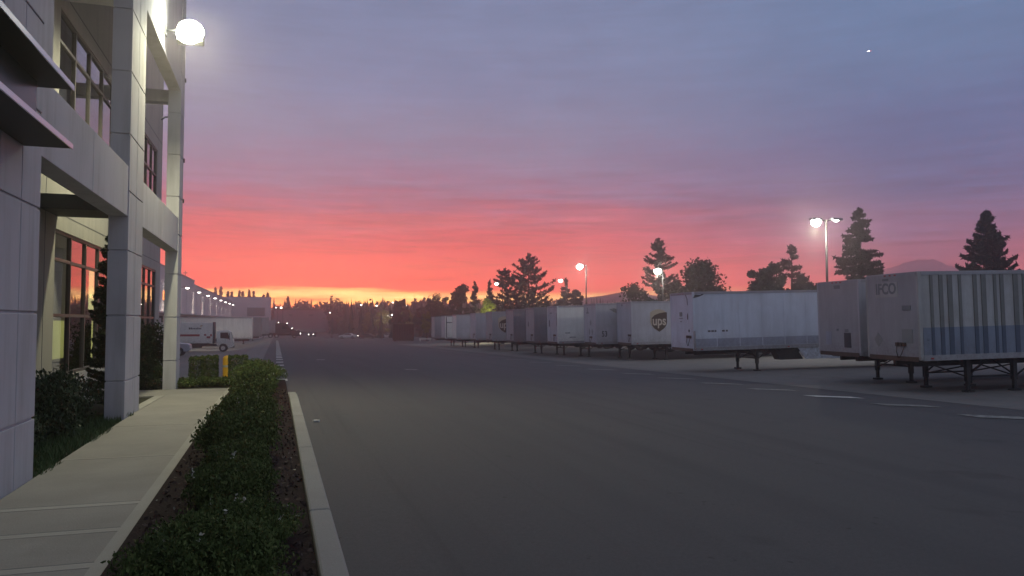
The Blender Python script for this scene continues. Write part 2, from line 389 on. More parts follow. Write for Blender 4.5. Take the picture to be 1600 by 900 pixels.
# planting bed & walk (raised above the lot by a kerb)
def slab(name, x0, x1, y0, y1, z, m, th=.3, kind='structure'):
    mb = MB(); ys = lines(y0, y1, .5)
    if ys[-1] < y1-.01: ys.append(y1)
    vs = []; 
    for y in ys:
        gg = g(-.5, y)
        vs += [(x0, y, gg+z), (x1, y, gg+z), (x1, y, gg+z-th), (x0, y, gg+z-th)]
    fs = []
    for j in range(len(ys)-1):
        a = 4*j; b = a+4
        for k in range(4): fs.append((a+k, a+(k+1) % 4, b+(k+1) % 4, b+k))
    fs += [(0, 1, 2, 3), tuple(4*(len(ys)-1)+k for k in (3, 2, 1, 0))]
    mb.add(vs, fs); o = mb.build(name, m); 
    if kind: o['kind'] = kind
    return o
slab('planting_bed', -.97, .255, -3, 21.6, .10, M['mulch'])
slab('planting_bed', -3.55, -2.27, 8.6, 17.7, .02, M['soil'])
slab('planting_bed', -6, -.97, 19.62, 22.6, .03, M['soil'])
walk = slab('sidewalk', -2.27, -1.10, -3, 19.6, .045, M['walk'])
slab('sidewalk_edge', -1.098, -.972, -3, 19.6, .050, M['walk_edge'])
slab('sidewalk_branch', -6, -2.272, 17.7, 19.6, .045, M['walk'])
slab('sidewalk_edge', -2.45, -2.274, 13.9, 17.698, .050, M['walk_edge'])
# transverse tooled bands of the walk
for i, y in enumerate([3.6, 5.45, 6.32, 7.2, 9.6, 12.4]):
    a = .055 if i < 4 else .02
    o = MB().box(-2.268, -1.10, y-a, y+a, 0, .0025).build('sidewalk_band', M['walk_edge'], loc=(0, 0, g(-.5, y)+.045)); o['kind'] = 'structure'
    if i < 4:
        o = MB().box(-2.268, -1.101, y+a+.010, y+a+.015, 0, .0015).build('sidewalk_joint', M['reveal'], loc=(0, 0, g(-.5, y)+.045)); o['kind'] = 'structure'
# kerb stones
kb = MB(); y = -3.0
while y < 15.9:
    kb.box(.262, .425, y+.008, min(y+3.04, 16.1)-.008, -.35, .135+g(0, y)); y += 3.04
kb.box(.262, .425, 16.105, 17.2, -.35, .05)
o = kb.build('kerb', M['kerb'], bevel=.018); o['kind'] = 'structure'
# painted marks
def mark(name, x0, x1, y0, y1, m, off=.014, skew=0):
    mb = MB(); vs = []
    for (x, y) in ((x0, y0), (x1, y0+skew), (x1, y1+skew), (x0, y1)): vs.append((x, y, g(x, y)+off))
    mb.add(vs, [(0, 1, 2, 3)]); o = mb.build(name, m); o['kind'] = 'structure'; return o
y = 22.4; k = 0
while y < 120:
    mark('lane_mark', .02, .33, y, y+(.85 if y < 40 else 1.2), M['paint']); y += 3.3 if y < 38 else 2.6; k += 1
for i, y in enumerate([10.4, 13.0, 15.6, 18.2, 21.0, 23.9, 27.0, 30.4, 34.3, 38.6, 43.2, 48, 53, 58, 63.5, 69, 75]):
    mark('stall_mark', 14.55, 15.8, y-.32, y+.26, M['worn'] if i != 3 else M['paint'], skew=-.5)
mark('manhole_patch', 5.0, 5.5, 30.2, 30.9, M['worn']); mark('manhole_patch', 2.0, 2.4, 39.5, 40.4, M['worn'])

# ------------------------------------------------------------------ foliage helpers
def leafcloud(name, pts, size, m, parent=None, loc=(0,0,0), aspect=1.6, seed=0, up=0.0, jitter=.4):
    """pts (n,3) -> one small folded leaf quad at each"""
    rng = np.random.default_rng(seed); n = len(pts); pts = np.asarray(pts, float)
    d = rng.normal(size=(n, 3)); d[:, 2] += up; d /= np.linalg.norm(d, axis=1)[:, None]
    e = rng.normal(size=(n, 3)); e -= (e*d).sum(1)[:, None]*d; e /= np.linalg.norm(e, axis=1)[:, None]
    s = size*(1+jitter*rng.uniform(-1, 1, n))[:, None]
    a = d*s*aspect; b = e*s
    v = np.stack([pts-a*.5, pts+b*.5, pts+a*.5, pts-b*.5], 1).reshape(-1, 3)
    me = bpy.data.meshes.new(name); me.vertices.add(4*n); me.vertices.foreach_set('co', v.ravel())
    me.loops.add(4*n); me.loops.foreach_set('vertex_index', np.arange(4*n)); me.polygons.add(n)
    me.polygons.foreach_set('loop_start', np.arange(0, 4*n, 4)); me.update(calc_edges=True); me.validate(); me.materials.append(m)
    o = bpy.data.objects.new(name, me); COL.objects.link(o); o.location = loc
    if parent: o.parent = parent
    return o
def blob(rng, n, c, r, hollow=.55, flat=0.0, lump=.18):
    u = rng.normal(size=(n, 3)); u /= np.linalg.norm(u, axis=1)[:, None]
    if flat: u[:, 2] = np.maximum(u[:, 2], -flat)
    k = hollow+(1-hollow)*rng.uniform(0, 1, n)**.6
    ph = rng.uniform(0, 6, 6)
    l = 1+lump*(np.sin(3.1*u[:, 0]*2+ph[0])*np.cos(2.7*u[:, 1]*2+ph[1])+.6*np.sin(5.3*u[:, 2]+4.1*u[:, 0]+ph[2])+.5*np.sin(9*u[:, 1]+ph[3]))
    return np.asarray(c)+u*(k*l)[:, None]*np.asarray(r)
def shrub(name, loc, r, n, size, m, label, group=None, seed=0, flowers=0, cat='shrub', boxy=False, stems=True):
    rng = np.random.default_rng(seed)
    e = empty(name, loc, label=label, cat=cat, group=group)
    if boxy:
        u = rng.uniform(-1, 1, (n, 3)); ax = rng.integers(0, 3, n); sg = rng.choice([-1, 1], n)
        mk = rng.uniform(0, 1, n) < .75; u[np.arange(n)[mk], ax[mk]] = sg[mk]*rng.uniform(.86, 1.03, mk.sum())
        u *= (1-.05*np.sin(7*u[:, [1, 2, 0]])); p = u*np.asarray(r)+np.array([0, 0, r[2]])
    else:
        parts = [blob(rng, n//2, (0, 0, r[2]*.95), r, .5, .95)]
        for i in range(6):
            c = (rng.uniform(-.55, .55)*r[0], rng.uniform(-.6, .6)*r[1], r[2]*rng.uniform(.7, 1.35))
            parts.append(blob(rng, n//12, c, (r[0]*.45, r[1]*.45, r[2]*.5), .3, lump=.25))
        p = np.concatenate(parts)
    p = p[p[:, 2] > .01]
    leafcloud('foliage', p, size*.74, m, e, seed=seed+1, up=1.3, aspect=2.1, jitter=.6)
    if stems:
        s = MB()
        for i in range(7):
            a = rng.uniform(0, 6.28); s.tube((0, 0, -.05), (math.cos(a)*r[0]*.6, math.sin(a)*r[1]*.6, r[2]*1.3), .012, .004, 5)
        s.build('stems', M['bark'], e)
    if flowers:
        top = p[p[:, 2] > np.quantile(p[:, 2], .7)]; q = top[rng.integers(0, len(top), flowers)]+np.array([0, 0, .03])
        fl = np.repeat(q, 9, 0)+rng.normal(size=(flowers*9, 3))*np.array([.008, .008, .022])
        leafcloud('blossom', fl, .014, M['flower'], e, seed=seed+3)
    return e

# ------------------------------------------------------------------ office building on the left
WX = -2.28; TH_ = .29; IX = -3.6
ob = empty('office_building', (WX, 8, 0), label='pale concrete two storey office building with framed openings filling the left edge', cat='building')
def OB(name, mb, m, bevel=0, parent=None, split=False):
    mb.v = [(x-WX, y-8, z) for x, y, z in mb.v]
    return (mb.parts if split else mb.build)(name, m, parent or ob, bevel=bevel)
LV = [-.5, .64, 1.68, 2.72, 3.68, 4.6, 5.62, 6.64, 7.66, 8.68, 9.7, 10.6]
def pilaster(y0, y1, name='pilaster', top=10.6):
    mb = MB(); gp = .012; ym = (y0+y1)/2
    for a, b in zip(LV, LV[1:]):
        for (p, q) in ((y0, ym-gp/1.5), (ym+gp/1.5, y1)): mb.box(WX-TH_, WX, p, q, a+gp, b-gp)
    mb.box(WX-TH_+.012, WX-.02, y0+.02, y1-.02, -.5, top-.02)
    return OB(name, mb, M['wall'], bevel=.006)
pilaster(7.45, 8.62); pilaster(13.32, 14.66)
pilaster(19.75, 20.45)
def slabwall(name, y0, y1, z0, z1, x0=WX-TH_, x1=WX-.012, m='wall', seams=()):
    mb = MB(); ys = [y0]+list(seams)+[y1]
    for i, (a, b) in enumerate(zip(ys, ys[1:])): mb.box(x0, x1, a+(.008 if i else 0), b-(.008 if i < len(ys)-2 else 0), z0, z1)
    if seams: mb.box(x0+.02, x1-.02, y0+.02, y1-.02, z0+.02, z1-.02)
    return OB(name, mb, M[m], bevel=.006)
slabwall('lintel', 8.62, 13.32, 3.27, 4.07, seams=(10.9,)); slabwall('lintel', 14.66, 19.75, 3.27, 4.07, seams=(17.2,))
slabwall('upper_strip', 8.62, 8.97, 4.072, 7.2)
slabwall('header', 8.62, 13.32, 7.2, 10.6, seams=(10.9,)); slabwall('header', 14.66, 19.75, 7.2, 10.6, seams=(17.2,))
mb = MB()
for a, b in zip(LV, LV[1:]):
    for p, q in ((-4, -.6), (-.58, 2.2), (2.22, 4.9), (4.92, 7.44)): mb.box(WX-TH_, WX-.01, p, q, a+.01, b-.01)
mb.box(WX-TH_+.01, WX-.028, -4, 7.43, -.5, 10.58); OB('front_wall', mb, M['wall'], bevel=.006)
# cross beams between screen and inner wall, parapet coping
mb = MB().box(IX, WX-TH_, 20.15, 20.43, 7.0, 7.3); OB('tie_beam', mb, M['wall'])
mb = MB().box(IX, WX-TH_, 13.8, 14.5, 7.1, 7.4); OB('tie_beam', mb, M['wall'])
mb = MB().box(IX+.002, WX-TH_, 13.55, 14.62, 3.38, 3.62); OB('black_canopy', mb, M['dark'], bevel=.01)
mb = MB().box(WX-TH_-.03, WX+.03, -4, 20.48, 10.6, 10.7); OB('coping', mb, M['steel'])
# inner wall with true openings
def wallgrid(name, y0, y1, z0, z1, holes, x0, x1, m):
    ys = sorted(set([y0, y1]+[h[0] for h in holes]+[h[1] for h in holes])); zs = sorted(set([z0, z1]+[h[2] for h in holes]+[h[3] for h in holes]))
    mb = MB()
    for a, b in zip(ys, ys[1:]):
        for c, d in zip(zs, zs[1:]):
            cy, cz = (a+b)/2, (c+d)/2
            if not any(h[0] < cy < h[1] and h[2] < cz < h[3] for h in holes): mb.box(x0, x1, a, b, c, d)
    return OB(name, mb, m)
holes = [(14.5, 20.2, .62, 3.17), (22.9, 25.75, .62, 3.17), (14.5, 20.2, 4.25, 7.0), (22.9, 25.6, 4.25, 6.9), (8.9, 12.4, 4.25, 7.0)]
wallgrid('inner_wall', -4, 26.6, -.5, 10.4, holes, IX-.22, IX, M['wall_in'])
mb = MB()
for y in (11.2, 13.9, 21.4): mb.box(IX, IX+.004, y-.008, y+.008, -.4, 10.3)
for z in (3.45, 7.3): mb.box(IX, IX+.004, -4, 26.6, z-.008, z+.008)
OB('wall_joint', mb, M['reveal'], split=True)
mb = MB().box(-16, IX-.22, 26.38, 26.6, -1, 10.4).box(-16, -7.2, -4, 26.38, -1, 10.2).box(-16, IX, -4, 26.6, 10.4, 10.6)
OB('rear_wall', mb, M['wall'], split=True)
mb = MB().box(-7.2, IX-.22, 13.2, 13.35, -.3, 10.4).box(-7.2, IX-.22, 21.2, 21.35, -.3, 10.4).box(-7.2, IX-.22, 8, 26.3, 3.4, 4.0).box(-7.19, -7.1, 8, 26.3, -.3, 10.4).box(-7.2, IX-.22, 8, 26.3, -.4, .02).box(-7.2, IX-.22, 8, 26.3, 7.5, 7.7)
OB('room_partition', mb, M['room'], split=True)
def window(y0, y1, z0, z1, mull, rails):
    f = MB(); x0, x1 = IX-.10, IX-.02; t = .055
    f.box(x0, x1, y0, y0+t, z0, z1).box(x0, x1, y1-t, y1, z0, z1).box(x0, x1, y0+t, y1-t, z0, z0+t).box(x0, x1, y0+t, y1-t, z1-t, z1)
    ys = [y0+t]+mull+[y1-t]
    for y in mull: f.box(x0, x1, y-t/2, y+t/2, z0+t, z1-t)
    for z in rails:
        for a, b in zip(ys, ys[1:]): f.box(x0+.004, x1-.004, a+(t/2 if a in mull else 0), b-(t/2 if b in mull else 0), z-t/2, z+t/2)
    fo = OB('window', f, M['frame'])
    p = MB().box(IX-.066, IX-.056, y0+.03, y1-.03, z0+.03, z1-.03); OB('pane', p, M['glass'], parent=fo)
window(14.5, 20.2, .62, 3.17, [15.66, 16.8, 17.94, 19.08], [1.69, 2.66])
window(22.9, 25.75, .62, 3.17, [23.85, 24.8], [1.69, 2.66])
window(14.5, 20.2, 4.25, 7.0, [15.66, 16.8, 17.94, 19.08], [6.45])
window(22.9, 25.6, 4.25, 6.9, [23.8, 24.7], [6.1])
window(8.9, 12.4, 4.25, 7.0, [10.06, 11.22], [6.45])
M['lit'] = emit('glowing_blind', (.85,.80,.35), 3); M['lit2'] = emit('glowing_wall', (.45,.45,.15), 1.8); M['lit3'] = emit('glowing_blind_soft', (.75,.7,.28), 2)  # room light put into the panels behind the glass as emission
OB('glowing_blind', MB().box(-4.02, -4.0, 18.95, 19.45, 1.85, 2.8), M['lit'])
OB('glowing_blind', MB().box(-4.02, -4.0, 19.55, 19.8, 1.2, 2.8), M['lit3'])
OB('glowing_blind', MB().box(-4.02, -4.0, 19.3, 19.75, .7, 1.6), M['lit3'])
OB('glowing_wall', MB().box(-4.7, -4.65, 18.7, 19.9, .75, 1.6), M['lit2'])
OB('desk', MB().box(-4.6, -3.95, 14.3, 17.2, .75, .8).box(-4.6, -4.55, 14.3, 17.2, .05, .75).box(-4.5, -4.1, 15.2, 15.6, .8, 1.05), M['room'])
# eyebrow band: glass strip with two steel plates
OB('sunshade', MB().box(WX, -1.88, .6, 8.05, 3.235, 3.27), M['dark'], bevel=.004)
OB('sunshade', MB().box(WX, -1.88, .6, 8.05, 3.80, 3.835), M['dark'], bevel=.004)
OB('glass_band', MB().box(WX, -2.13, .8, 7.85, 3.27, 3.80), mat('dark_band_glass', (.02,.05,.05), .25))
OB('sunshade_edge', MB().box(-1.88, -1.868, .6, 8.05, 3.228, 3.277).box(-1.88, -1.868, .6, 8.05, 3.793, 3.842), M['chrome'], split=True)
mb = MB()
for z in (5.62, 4.6, 7.66): mb.box(WX, WX+.03, 20.42, 20.47, z-.05, z+.05)
OB('bracket', mb, M['dark'], split=True)

# the bright flood light high on the corner
M['lamp'] = emit('floodlight_lens', (.97, 1, .78), 110)
fl = empty('floodlight', (WX, 16.9, 7.62), label='blazing yellow white floodlight on the office wall high above the walk', cat='wall light')
MB().box(0, .03, -.1, .1, -.1, .1).tube((.02,0,0), (.30,-.12,.0), .025).build('bracket', M['steel'], fl)
hd = MB().prism([(-.26,-.20),(.26,-.20),(.26,.12),(.16,.2),(-.16,.2),(-.26,.12)], 'y', -.04, .14).build('housing', M['steel'], fl, loc=(.50,-.16,-.06), rot=(math.radians(-14),0,math.radians(-6)), bevel=.01)
MB().lathe((0,-.042,0), [(0.001,-.22),(.12,-.20),(.22,-.12),(.27,0)], 24, 'y').build('lens', M['lamp'], hd)
def point(name, loc, p, col, r=.1, parent=None):
    l = bpy.data.lights.new(name, 'POINT'); l.energy = p; l.color = col; l.shadow_soft_size = r
    o = bpy.data.objects.new(name, l); COL.objects.link(o); o.location = loc
    if parent: o.parent = parent
    return o
def spot(name, loc, tgt, p, col, deg, r=.05, blend=.5, parent=None):
    l = bpy.data.lights.new(name, 'SPOT'); l.energy = p; l.color = col; l.shadow_soft_size = r; l.spot_size = math.radians(deg); l.spot_blend = blend
    o = bpy.data.objects.new(name, l); COL.objects.link(o); o.location = loc
    d = Vector(tgt)-Vector(loc); o.rotation_euler = d.to_track_quat('-Z', 'Y').to_euler()
    if parent: o.parent = parent
    return o
spot('floodlight_bulb', (.60, -.52, -.15), (.85, -.60, -2), 1350, (1, .96, .60), 158, .16, .75, fl)

# dome cameras
def dome_camera(loc, label):
    e = empty('security_camera', loc, label=label, cat='security camera')
    MB().path([(0,0,.28),(.12,0,.38),(.28,0,.38),(.36,0,.30),(.36,0,.12)], .025).build('arm', M['steel'], e)
    MB().lathe((.36,0,0), [(.02,.16),(.12,.12),(.14,.02),(.13,-.02)], 16).build('housing', M['steel'], e)
    MB().lathe((.36,0,0), [(.125,-.02),(.11,-.09),(.06,-.14),(.001,-.155)], 16).build('dome', M['carglass'], e)
    return e
dome_camera((IX, 26.2, 7.75), 'small dome security camera on a curved arm at the office corner')

# ------------------------------------------------------------------ planting
for i, y in enumerate(np.arange(3.2, 17.8, 1.12)):
    near = y < 8
    rng = random.Random(i)
    nn = 27000 if y < 6 else (17000 if near else 10000)
    words = ['nearest the camera at the bottom edge', 'just beyond the nearest one', 'with a flat open top', 'with several tall pale spikes', 'lower than its neighbours', 'leaning over the walk',
             'with a ragged crown', 'opposite the concrete column', 'wider than the one before it', 'with a few pale buds', 'rounded and dense', 'beside the dark mulch strip', 'narrow and even', 'where the kerb begins to end', 'last before the big rounded hedge', 'tucked against the hedge end']
    shrub('shrub', ((-.30 if near else -.40)+rng.uniform(-.05,.05), y, g(0,y)+.09), ((.36 if near else .41)+rng.uniform(-.06,.05), .50, (.22 if near else .24)+rng.uniform(-.09,.06)), nn, (.015 if y < 6 else .018 if near else .024), L['hedge'],
          'low green shrub in the walk-side row, '+words[i % 16], 'low shrubs lining the walk', seed=20+i, flowers=(4 if near else 2))
shrub('hedge', (-.40, 19.4, g(0,19.4)+.1), (.58, 1.6, .31), 26000, .024, L['hedge'], 'big rounded green hedge at the far end of the walk-side row', seed=51, cat='hedge')
GB = 'clipped hedges beyond the walk'
shrub('hedge', (-2.02, 21.9, g(-2,21.9)+.03), (.17, .3, .35), 4500, .024, L['hedge'], 'narrow clipped hedge piece beside the corner column', GB, 61, cat='hedge', boxy=True)
shrub('hedge', (-1.70, 22.0, g(-1.7,22)+.03), (.20, .3, .36), 7000, .024, L['hedge'], 'middle block of clipped hedge left of the yellow bollard', GB, 62, cat='hedge', boxy=True)
shrub('hedge', (-.98, 22.0, g(-1,22)+.03), (.24, .3, .36), 7000, .024, L['hedge'], 'block of clipped hedge right of the yellow bollard', GB, 63, cat='hedge', boxy=True)
GL = 'low mounded shrubs at the end of the walk'
for i, (x, y, r, lb) in enumerate([(-2.15, 20.3, .32, 'low mounded shrub at the foot of the corner column'), (-1.62, 20.5, .34, 'low mounded shrub in the middle of the far bed'), (-1.2, 20.5, .30, 'low mounded shrub below the yellow bollard')]):
    shrub('shrub', (x, y, g(x,y)+.03), (r, .35, .13), 2500, .03, L['hedge'], lb, GL, 70+i)
shrub('shrub', (-2.95, 9.9, .02), (.42, .6, .36), 9000, .026, L['dark'], 'dark bush dotted with small white flowers beside the near pilaster', seed=81, flowers=26)
shrub('shrub', (-3.0, 11.4, .02), (.5, .75, .48), 9000, .034, L['dark'], 'rounded dark bush beneath the office window', seed=82)
shrub('shrub', (-3.05, 12.7, .02), (.5, .6, .42), 7000, .034, L['dark'], 'dark bush tucked beside the middle concrete column', seed=83)
shrub('shrub', (-3.05, 20.6, -.08), (.55, .7, .85), 14000, .04, L['dark'], 'tall loose dark bush behind the middle column and before the corner column', seed=84)
shrub('shrub', (-2.95, 19.9, -.08), (.4, .4, .40), 6000, .034, L['dark'], 'small grey green bush below the tall loose bush', seed=85)
# grass tufts
rng = np.random.default_rng(5); n = 9000
px_ = rng.uniform(-3.4, -2.22, n); py_ = rng.uniform(8.7, 13.9, n)
keep = (px_ < -2.27-.0*py_+.10*np.sin(py_*2.3)+.06*np.sin(py_*7)) | (px_ < -2.3)
px_, py_ = px_[keep], py_[keep]; hh = rng.uniform(.03, .12, len(px_)); aa = rng.uniform(0, 6.28, len(px_)); lx, ly = rng.normal(0, .03, len(px_)), rng.normal(0, .03, len(px_))
v = np.stack([np.stack([px_-.006*np.cos(aa), py_-.006*np.sin(aa), 0*px_+.02], 1), np.stack([px_+.006*np.cos(aa), py_+.006*np.sin(aa), 0*px_+.02], 1), np.stack([px_+lx, py_+ly, .02+hh], 1)], 1).reshape(-1, 3)
me = bpy.data.meshes.new('grass'); me.from_pydata(v.tolist(), [], [(3*i, 3*i+1, 3*i+2) for i in range(len(px_))]); me.materials.append(L['grass'])
o = bpy.data.objects.new('grass', me); COL.objects.link(o); tag(o, 'dark short grass between the walk and the office wall', 'grass', kind='stuff')
# pale leaf litter and bark chips
rng = np.random.default_rng(9); q = np.stack([rng.uniform(-.93, .24, 5000), rng.uniform(2.5, 17, 5000), rng.uniform(.104, .122, 5000)], 1)
o = leafcloud('bark_chips', q, .020, mat('bark_chip', (.075,.05,.04), .9, var=.8, vscale=30), seed=4, jitter=.8); tag(o, 'loose bark chips on the mulch beside the kerb', 'mulch', kind='stuff')
q = np.stack([rng.uniform(-.93, .24, 90), rng.uniform(2.5, 12, 90), np.full(90, .115)], 1)
o = leafcloud('leaf_litter', q, .016, M['flower'], seed=4); tag(o, 'tiny pale fallen petals on the mulch', 'litter', kind='stuff')

# slim columnar conifer behind the column
def conifer(name, loc, h, r, seed, label, m=None, group=None, n_b=110, base=.12, droop=.15, tip=.18, dens=34, size=.16, shape=1.0, gap=.0, cat='tree', lean=0):
    rng = np.random.default_rng(seed); e = empty(name, loc, label=label, cat=cat, group=group)
    tk = MB().tube((0,0,-.3), (lean*.6,0,h*.6), h*.018+.02, h*.010+.01, 8).tube((lean*.6,0,h*.6), (lean,0,h*.99), h*.010+.01, .01, 6)
    P_ = []; bs = MB(); nw = max(8, int(n_b/8)) ; env = 1.0
    for iw in range(nw):
        tw = base+(1-base)*((iw+.2)/nw)**.95; env = .5*env+.5*rng.uniform(.78, 1.15)
        for b_ in range(rng.integers(5, 8)):
            if rng.uniform() < gap: continue
            t = min(.985, tw+rng.uniform(-.45, .45)*(1-base)/nw); a = rng.uniform(0, 6.283)
            ln = (r*((1-t)/(1-base))**shape*env*rng.uniform(.7, 1.15))+.012*h
            z0 = h*t; k = max(12, int(1.9*dens*(.35+ln/r))); s = rng.uniform(.05, 1, k)**.85
            dz = -droop*ln*s*1.5+tip*ln*s**2.5*1.6
            lat = rng.uniform(-1, 1, k)*ln*.15*(1.05-s)*np.sqrt(s)*1.6
            X_ = np.cos(a)*ln*s-np.sin(a)*lat; Y_ = np.sin(a)*ln*s+np.cos(a)*lat
            P_.append(np.stack([X_+lean*t, Y_, z0+dz-np.abs(rng.normal(0, 1, k))*.28*size], 1))
            bs.tube((lean*t,0,z0), (math.cos(a)*ln*.55+lean*t, math.sin(a)*ln*.55, z0-droop*ln*.5), .0015*h+.004, .004, 4, caps=False)
    P_.append(np.stack([lean+rng.normal(0,.006*h,26), rng.normal(0,.006*h,26), rng.uniform(h*.94, h*1.0, 26)], 1))
    leafcloud('foliage', np.concatenate(P_), size*.46, m or L['conifer'], e, aspect=3.2, seed=seed, jitter=.5)
    tk.v += [] ; o_ = len(tk.v); tk.v += bs.v; tk.f += [[i+o_ for i in f] for f in bs.f]; tk.sm += bs.sm; tk.build('trunk', M['bark'], e)
    return e
conifer('slim_conifer', (-2.90, 15.4, 0), 3.25, .38, 11, 'slim dark conifer standing between the office window and the middle column', n_b=230, base=.04, dens=70, size=.06, shape=.6, droop=.05, m=L['dark'])

# yellow bollard
yb = empty('bollard', (-1.36, 23.6, g(-1.3,24)), label='yellow steel bollard showing between the clipped hedges', cat='bollard')
MB().lathe((0,0,0), [(.115,0),(.115,.60),(.105,.66),(.075,.70),(.03,.72),(.001,.725)], 18).build('post', M['yellow'], yb)
MB().lathe((0,0,0), [(.118,.38),(.118,.44)], 18).build('reflective_band', M['flower'], yb)

# ------------------------------------------------------------------ trailers
GT = 'trailers parked in the row along the right side'
def wheelset(e, x, ys, r=.5, wid=.28):
    for y in ys:
        wl = MB().lathe((x,y,r), [(r*.55,-wid/2),(r*.93,-wid/2),(r,-wid*.35),(r,wid*.35),(r*.93,wid/2),(r*.55,wid/2)], 22, 'y').build('wheel', M['black'], e)
        s = -1 if y < 0 else 1
        MB().lathe((x,y,r), [(r*.56,-wid*.42),(r*.56,wid*.42)], 20, 'y').lathe((x,y,r), [(r*.56,s*wid*.3),(r*.4,s*wid*.12),(r*.22,s*wid*.2),(r*.2,s*wid*.42),(.001,s*wid*.45)], 20, 'y').build('rim', M['steel'], wl)
def trailer(px_nose, y_near, paint, label, front=None, L_=14.6, yaw=0, tilt=.9, name='semi_trailer', dy=0, group=GT, H0=1.1, H1=3.95, gearx=2.6, seams=True, skirt=False, wheels=True, side=-1, gear4=False, loc=None):
    x = px_nose; yc = y_near+1.3
    e = empty(name, (x, yc, g(x+.5, yc)), (0, math.radians(-tilt), math.radians(yaw)), label=label, cat='trailer', group=group)
    if loc: e.location = loc
    m = TM[paint]; Wd = 1.3
    body = MB().box(.05, L_-.05, -Wd+.02, Wd-.02, H0+.08, H1-.06)
    fw = MB().box(0, .05, -Wd+.06, Wd-.06, H0+.05, H1-.08).build('front_wall', TM[front] if front else m, e)
    # corner posts and rails
    po = MB()
    for y in (-Wd, Wd-.09): po.box(-.012, .10, y, y+.09, H0, H1-.03)
    po.box(L_-.1, L_, -Wd, -Wd+.1, H0, H1).box(L_-.1, L_, Wd-.1, Wd, H0, H1)
    po.parts('corner_post', m, e, bevel=.015)
    ra = MB()
    for s in (-1, 1):
        y0, y1 = (-Wd-.008, -Wd+.03) if s < 0 else (Wd-.03, Wd+.008)
        ra.box(.1, L_-.1, y0, y1, H1-.13, H1-.02).box(.1, L_-.1, y0, y1, H0-.02, H0+.16)
    ra.box(-.015, 0, -Wd+.09, Wd-.09, H1-.14, H1-.03)
    ra.parts('rail', TM['grey'] if paint != 'dim' else TM['dim'], e)
    MB().box(.02, L_-.02, -Wd+.03, Wd-.03, H1-.058, H1-.01).build('roof', TM['mid'], e)
    MB().box(-.02, -.002, -Wd+.1, Wd-.1, H0-.05, H0+.10).build('buffer_plate', M['rust'], e)
    if seams:
        sm = body; k = 1.22
        while k < L_-.5:
            for s in (-1, 1):
                y0, y1 = (-Wd+.008, -Wd+.02) if s < 0 else (Wd-.02, Wd-.008)
                sm.box(k-.022, k+.022, y0 if s < 0 else Wd-.03, -Wd+.03 if s < 0 else y1, H0+.17, H1-.14)
            k += 1.22
    body.build('body', m, e)
    # marker lights
    ml = MB()
    for xx in (.35, 5, 10): ml.box(xx, xx+.1, -Wd-.016, -Wd-.008, H0+.03, H0+.08)
    for yy in (-.25, 0, .25): ml.box(-.03, -.015, yy-.04, yy+.04, H1-.10, H1-.06)
    ml.parts('marker_light', M['lens_red'], e)
    # chassis
    ch = MB().box(.4, L_-.3, -.55, -.40, H0-.25, H0-.0).box(.4, L_-.3, .40, .55, H0-.25, H0-.0)
    for k in np.arange(.6, L_-.4, .8): ch.box(k, k+.08, -Wd+.06, Wd-.06, H0-.10, H0+.06)
    ch.box(.1, 1.2, -.6, .6, H0-.08, H0+.0)
    ch.build('chassis', M['chassis'], e)
    lg = [(gearx, -.95), (gearx, .95)]
    if gear4: lg = [(1.95, -.95), (3.7, -.95), (1.95, .95), (3.7, .95)]
    for lx, ly in lg:
        MB().box(lx-.07, lx+.07, ly-.07, ly+.07, .35, H0).box(lx-.05, lx+.05, ly-.05, ly+.05, .06, .36).box(lx-.13, lx+.13, ly-.14, ly+.14, -.03, .05).build('landing_leg', M['chassis'], e)
    br = MB()
    br.box(gearx-.03, gearx+.03, -.88, .88, .58, .64) if not gear4 else None
    if gear4:
        for ly in (-.95, .95):
            br.tube((1.95,ly,.5), (3.7,ly,.5), .03).tube((1.95,ly,.52), (2.8,ly,H0), .03).tube((3.7,ly,.52), (2.8,ly,H0), .03)
            br.tube((3.8,ly,.5), (4.8,ly,H0), .03)
        for lx in (1.95, 3.7): br.tube((lx,-.88,.5), (lx,.88,.85), .025).tube((lx,.88,.5), (lx,-.88,.85), .025)
    else:
        br.tube((gearx,-.9,.5), (gearx+.9,-.5,H0-.1), .025).tube((gearx,.9,.5), (gearx+.9,.5,H0-.1), .025).tube((gearx,-.9,.6), (gearx,-.3,H0-.1), .022).tube((gearx,.9,.6), (gearx,.3,H0-.1), .022)
    br.build('brace', M['chassis'], e)
    if wheels:
        for wx in (L_-1.2, L_-2.5): wheelset(e, wx, (-.98, .98))
        MB().box(L_-3.3, L_-.4, -.6, .6, .72, .86).tube((L_-1.2,-1,.5), (L_-1.2,1,.5), .07).tube((L_-2.5,-1,.5), (L_-2.5,1,.5), .07).build('bogie', M['chassis'], e)
        MB().box(L_-.16, L_-.08, -1.1, 1.1, .45, .57).box(L_-.14, L_-.1, -.6, -.5, .57, H0).box(L_-.14, L_-.1, .5, .6, .57, H0).build('rear_bumper', M['chassis'], e)
    d = MB()
    d.box(L_-.002, L_+.02, -Wd+.1, -.01, H0+.05, H1-.15).box(L_-.002, L_+.02, .01, Wd-.1, H0+.05, H1-.15)
    d.parts('rear_door', m, e)
    if skirt:
        MB().prism([(5.6, H0-.02), (6.0, .50), (L_-3.6, .50), (L_-3.6, H0-.02)], 'y', -Wd+.03, -Wd+.055).build('side_skirt', m, e)
        MB().prism([(4.4, H0-.02), (4.7, .50), (5.98, .50), (5.58, H0-.02)], 'y', -Wd+.2, -Wd+.75).build('tool_box', M['chassis'], e)
    return e
FR = (math.radians(90), 0, math.radians(-90))     # text facing -X
SR = (math.radians(90), 0, 0)                     # text facing -Y
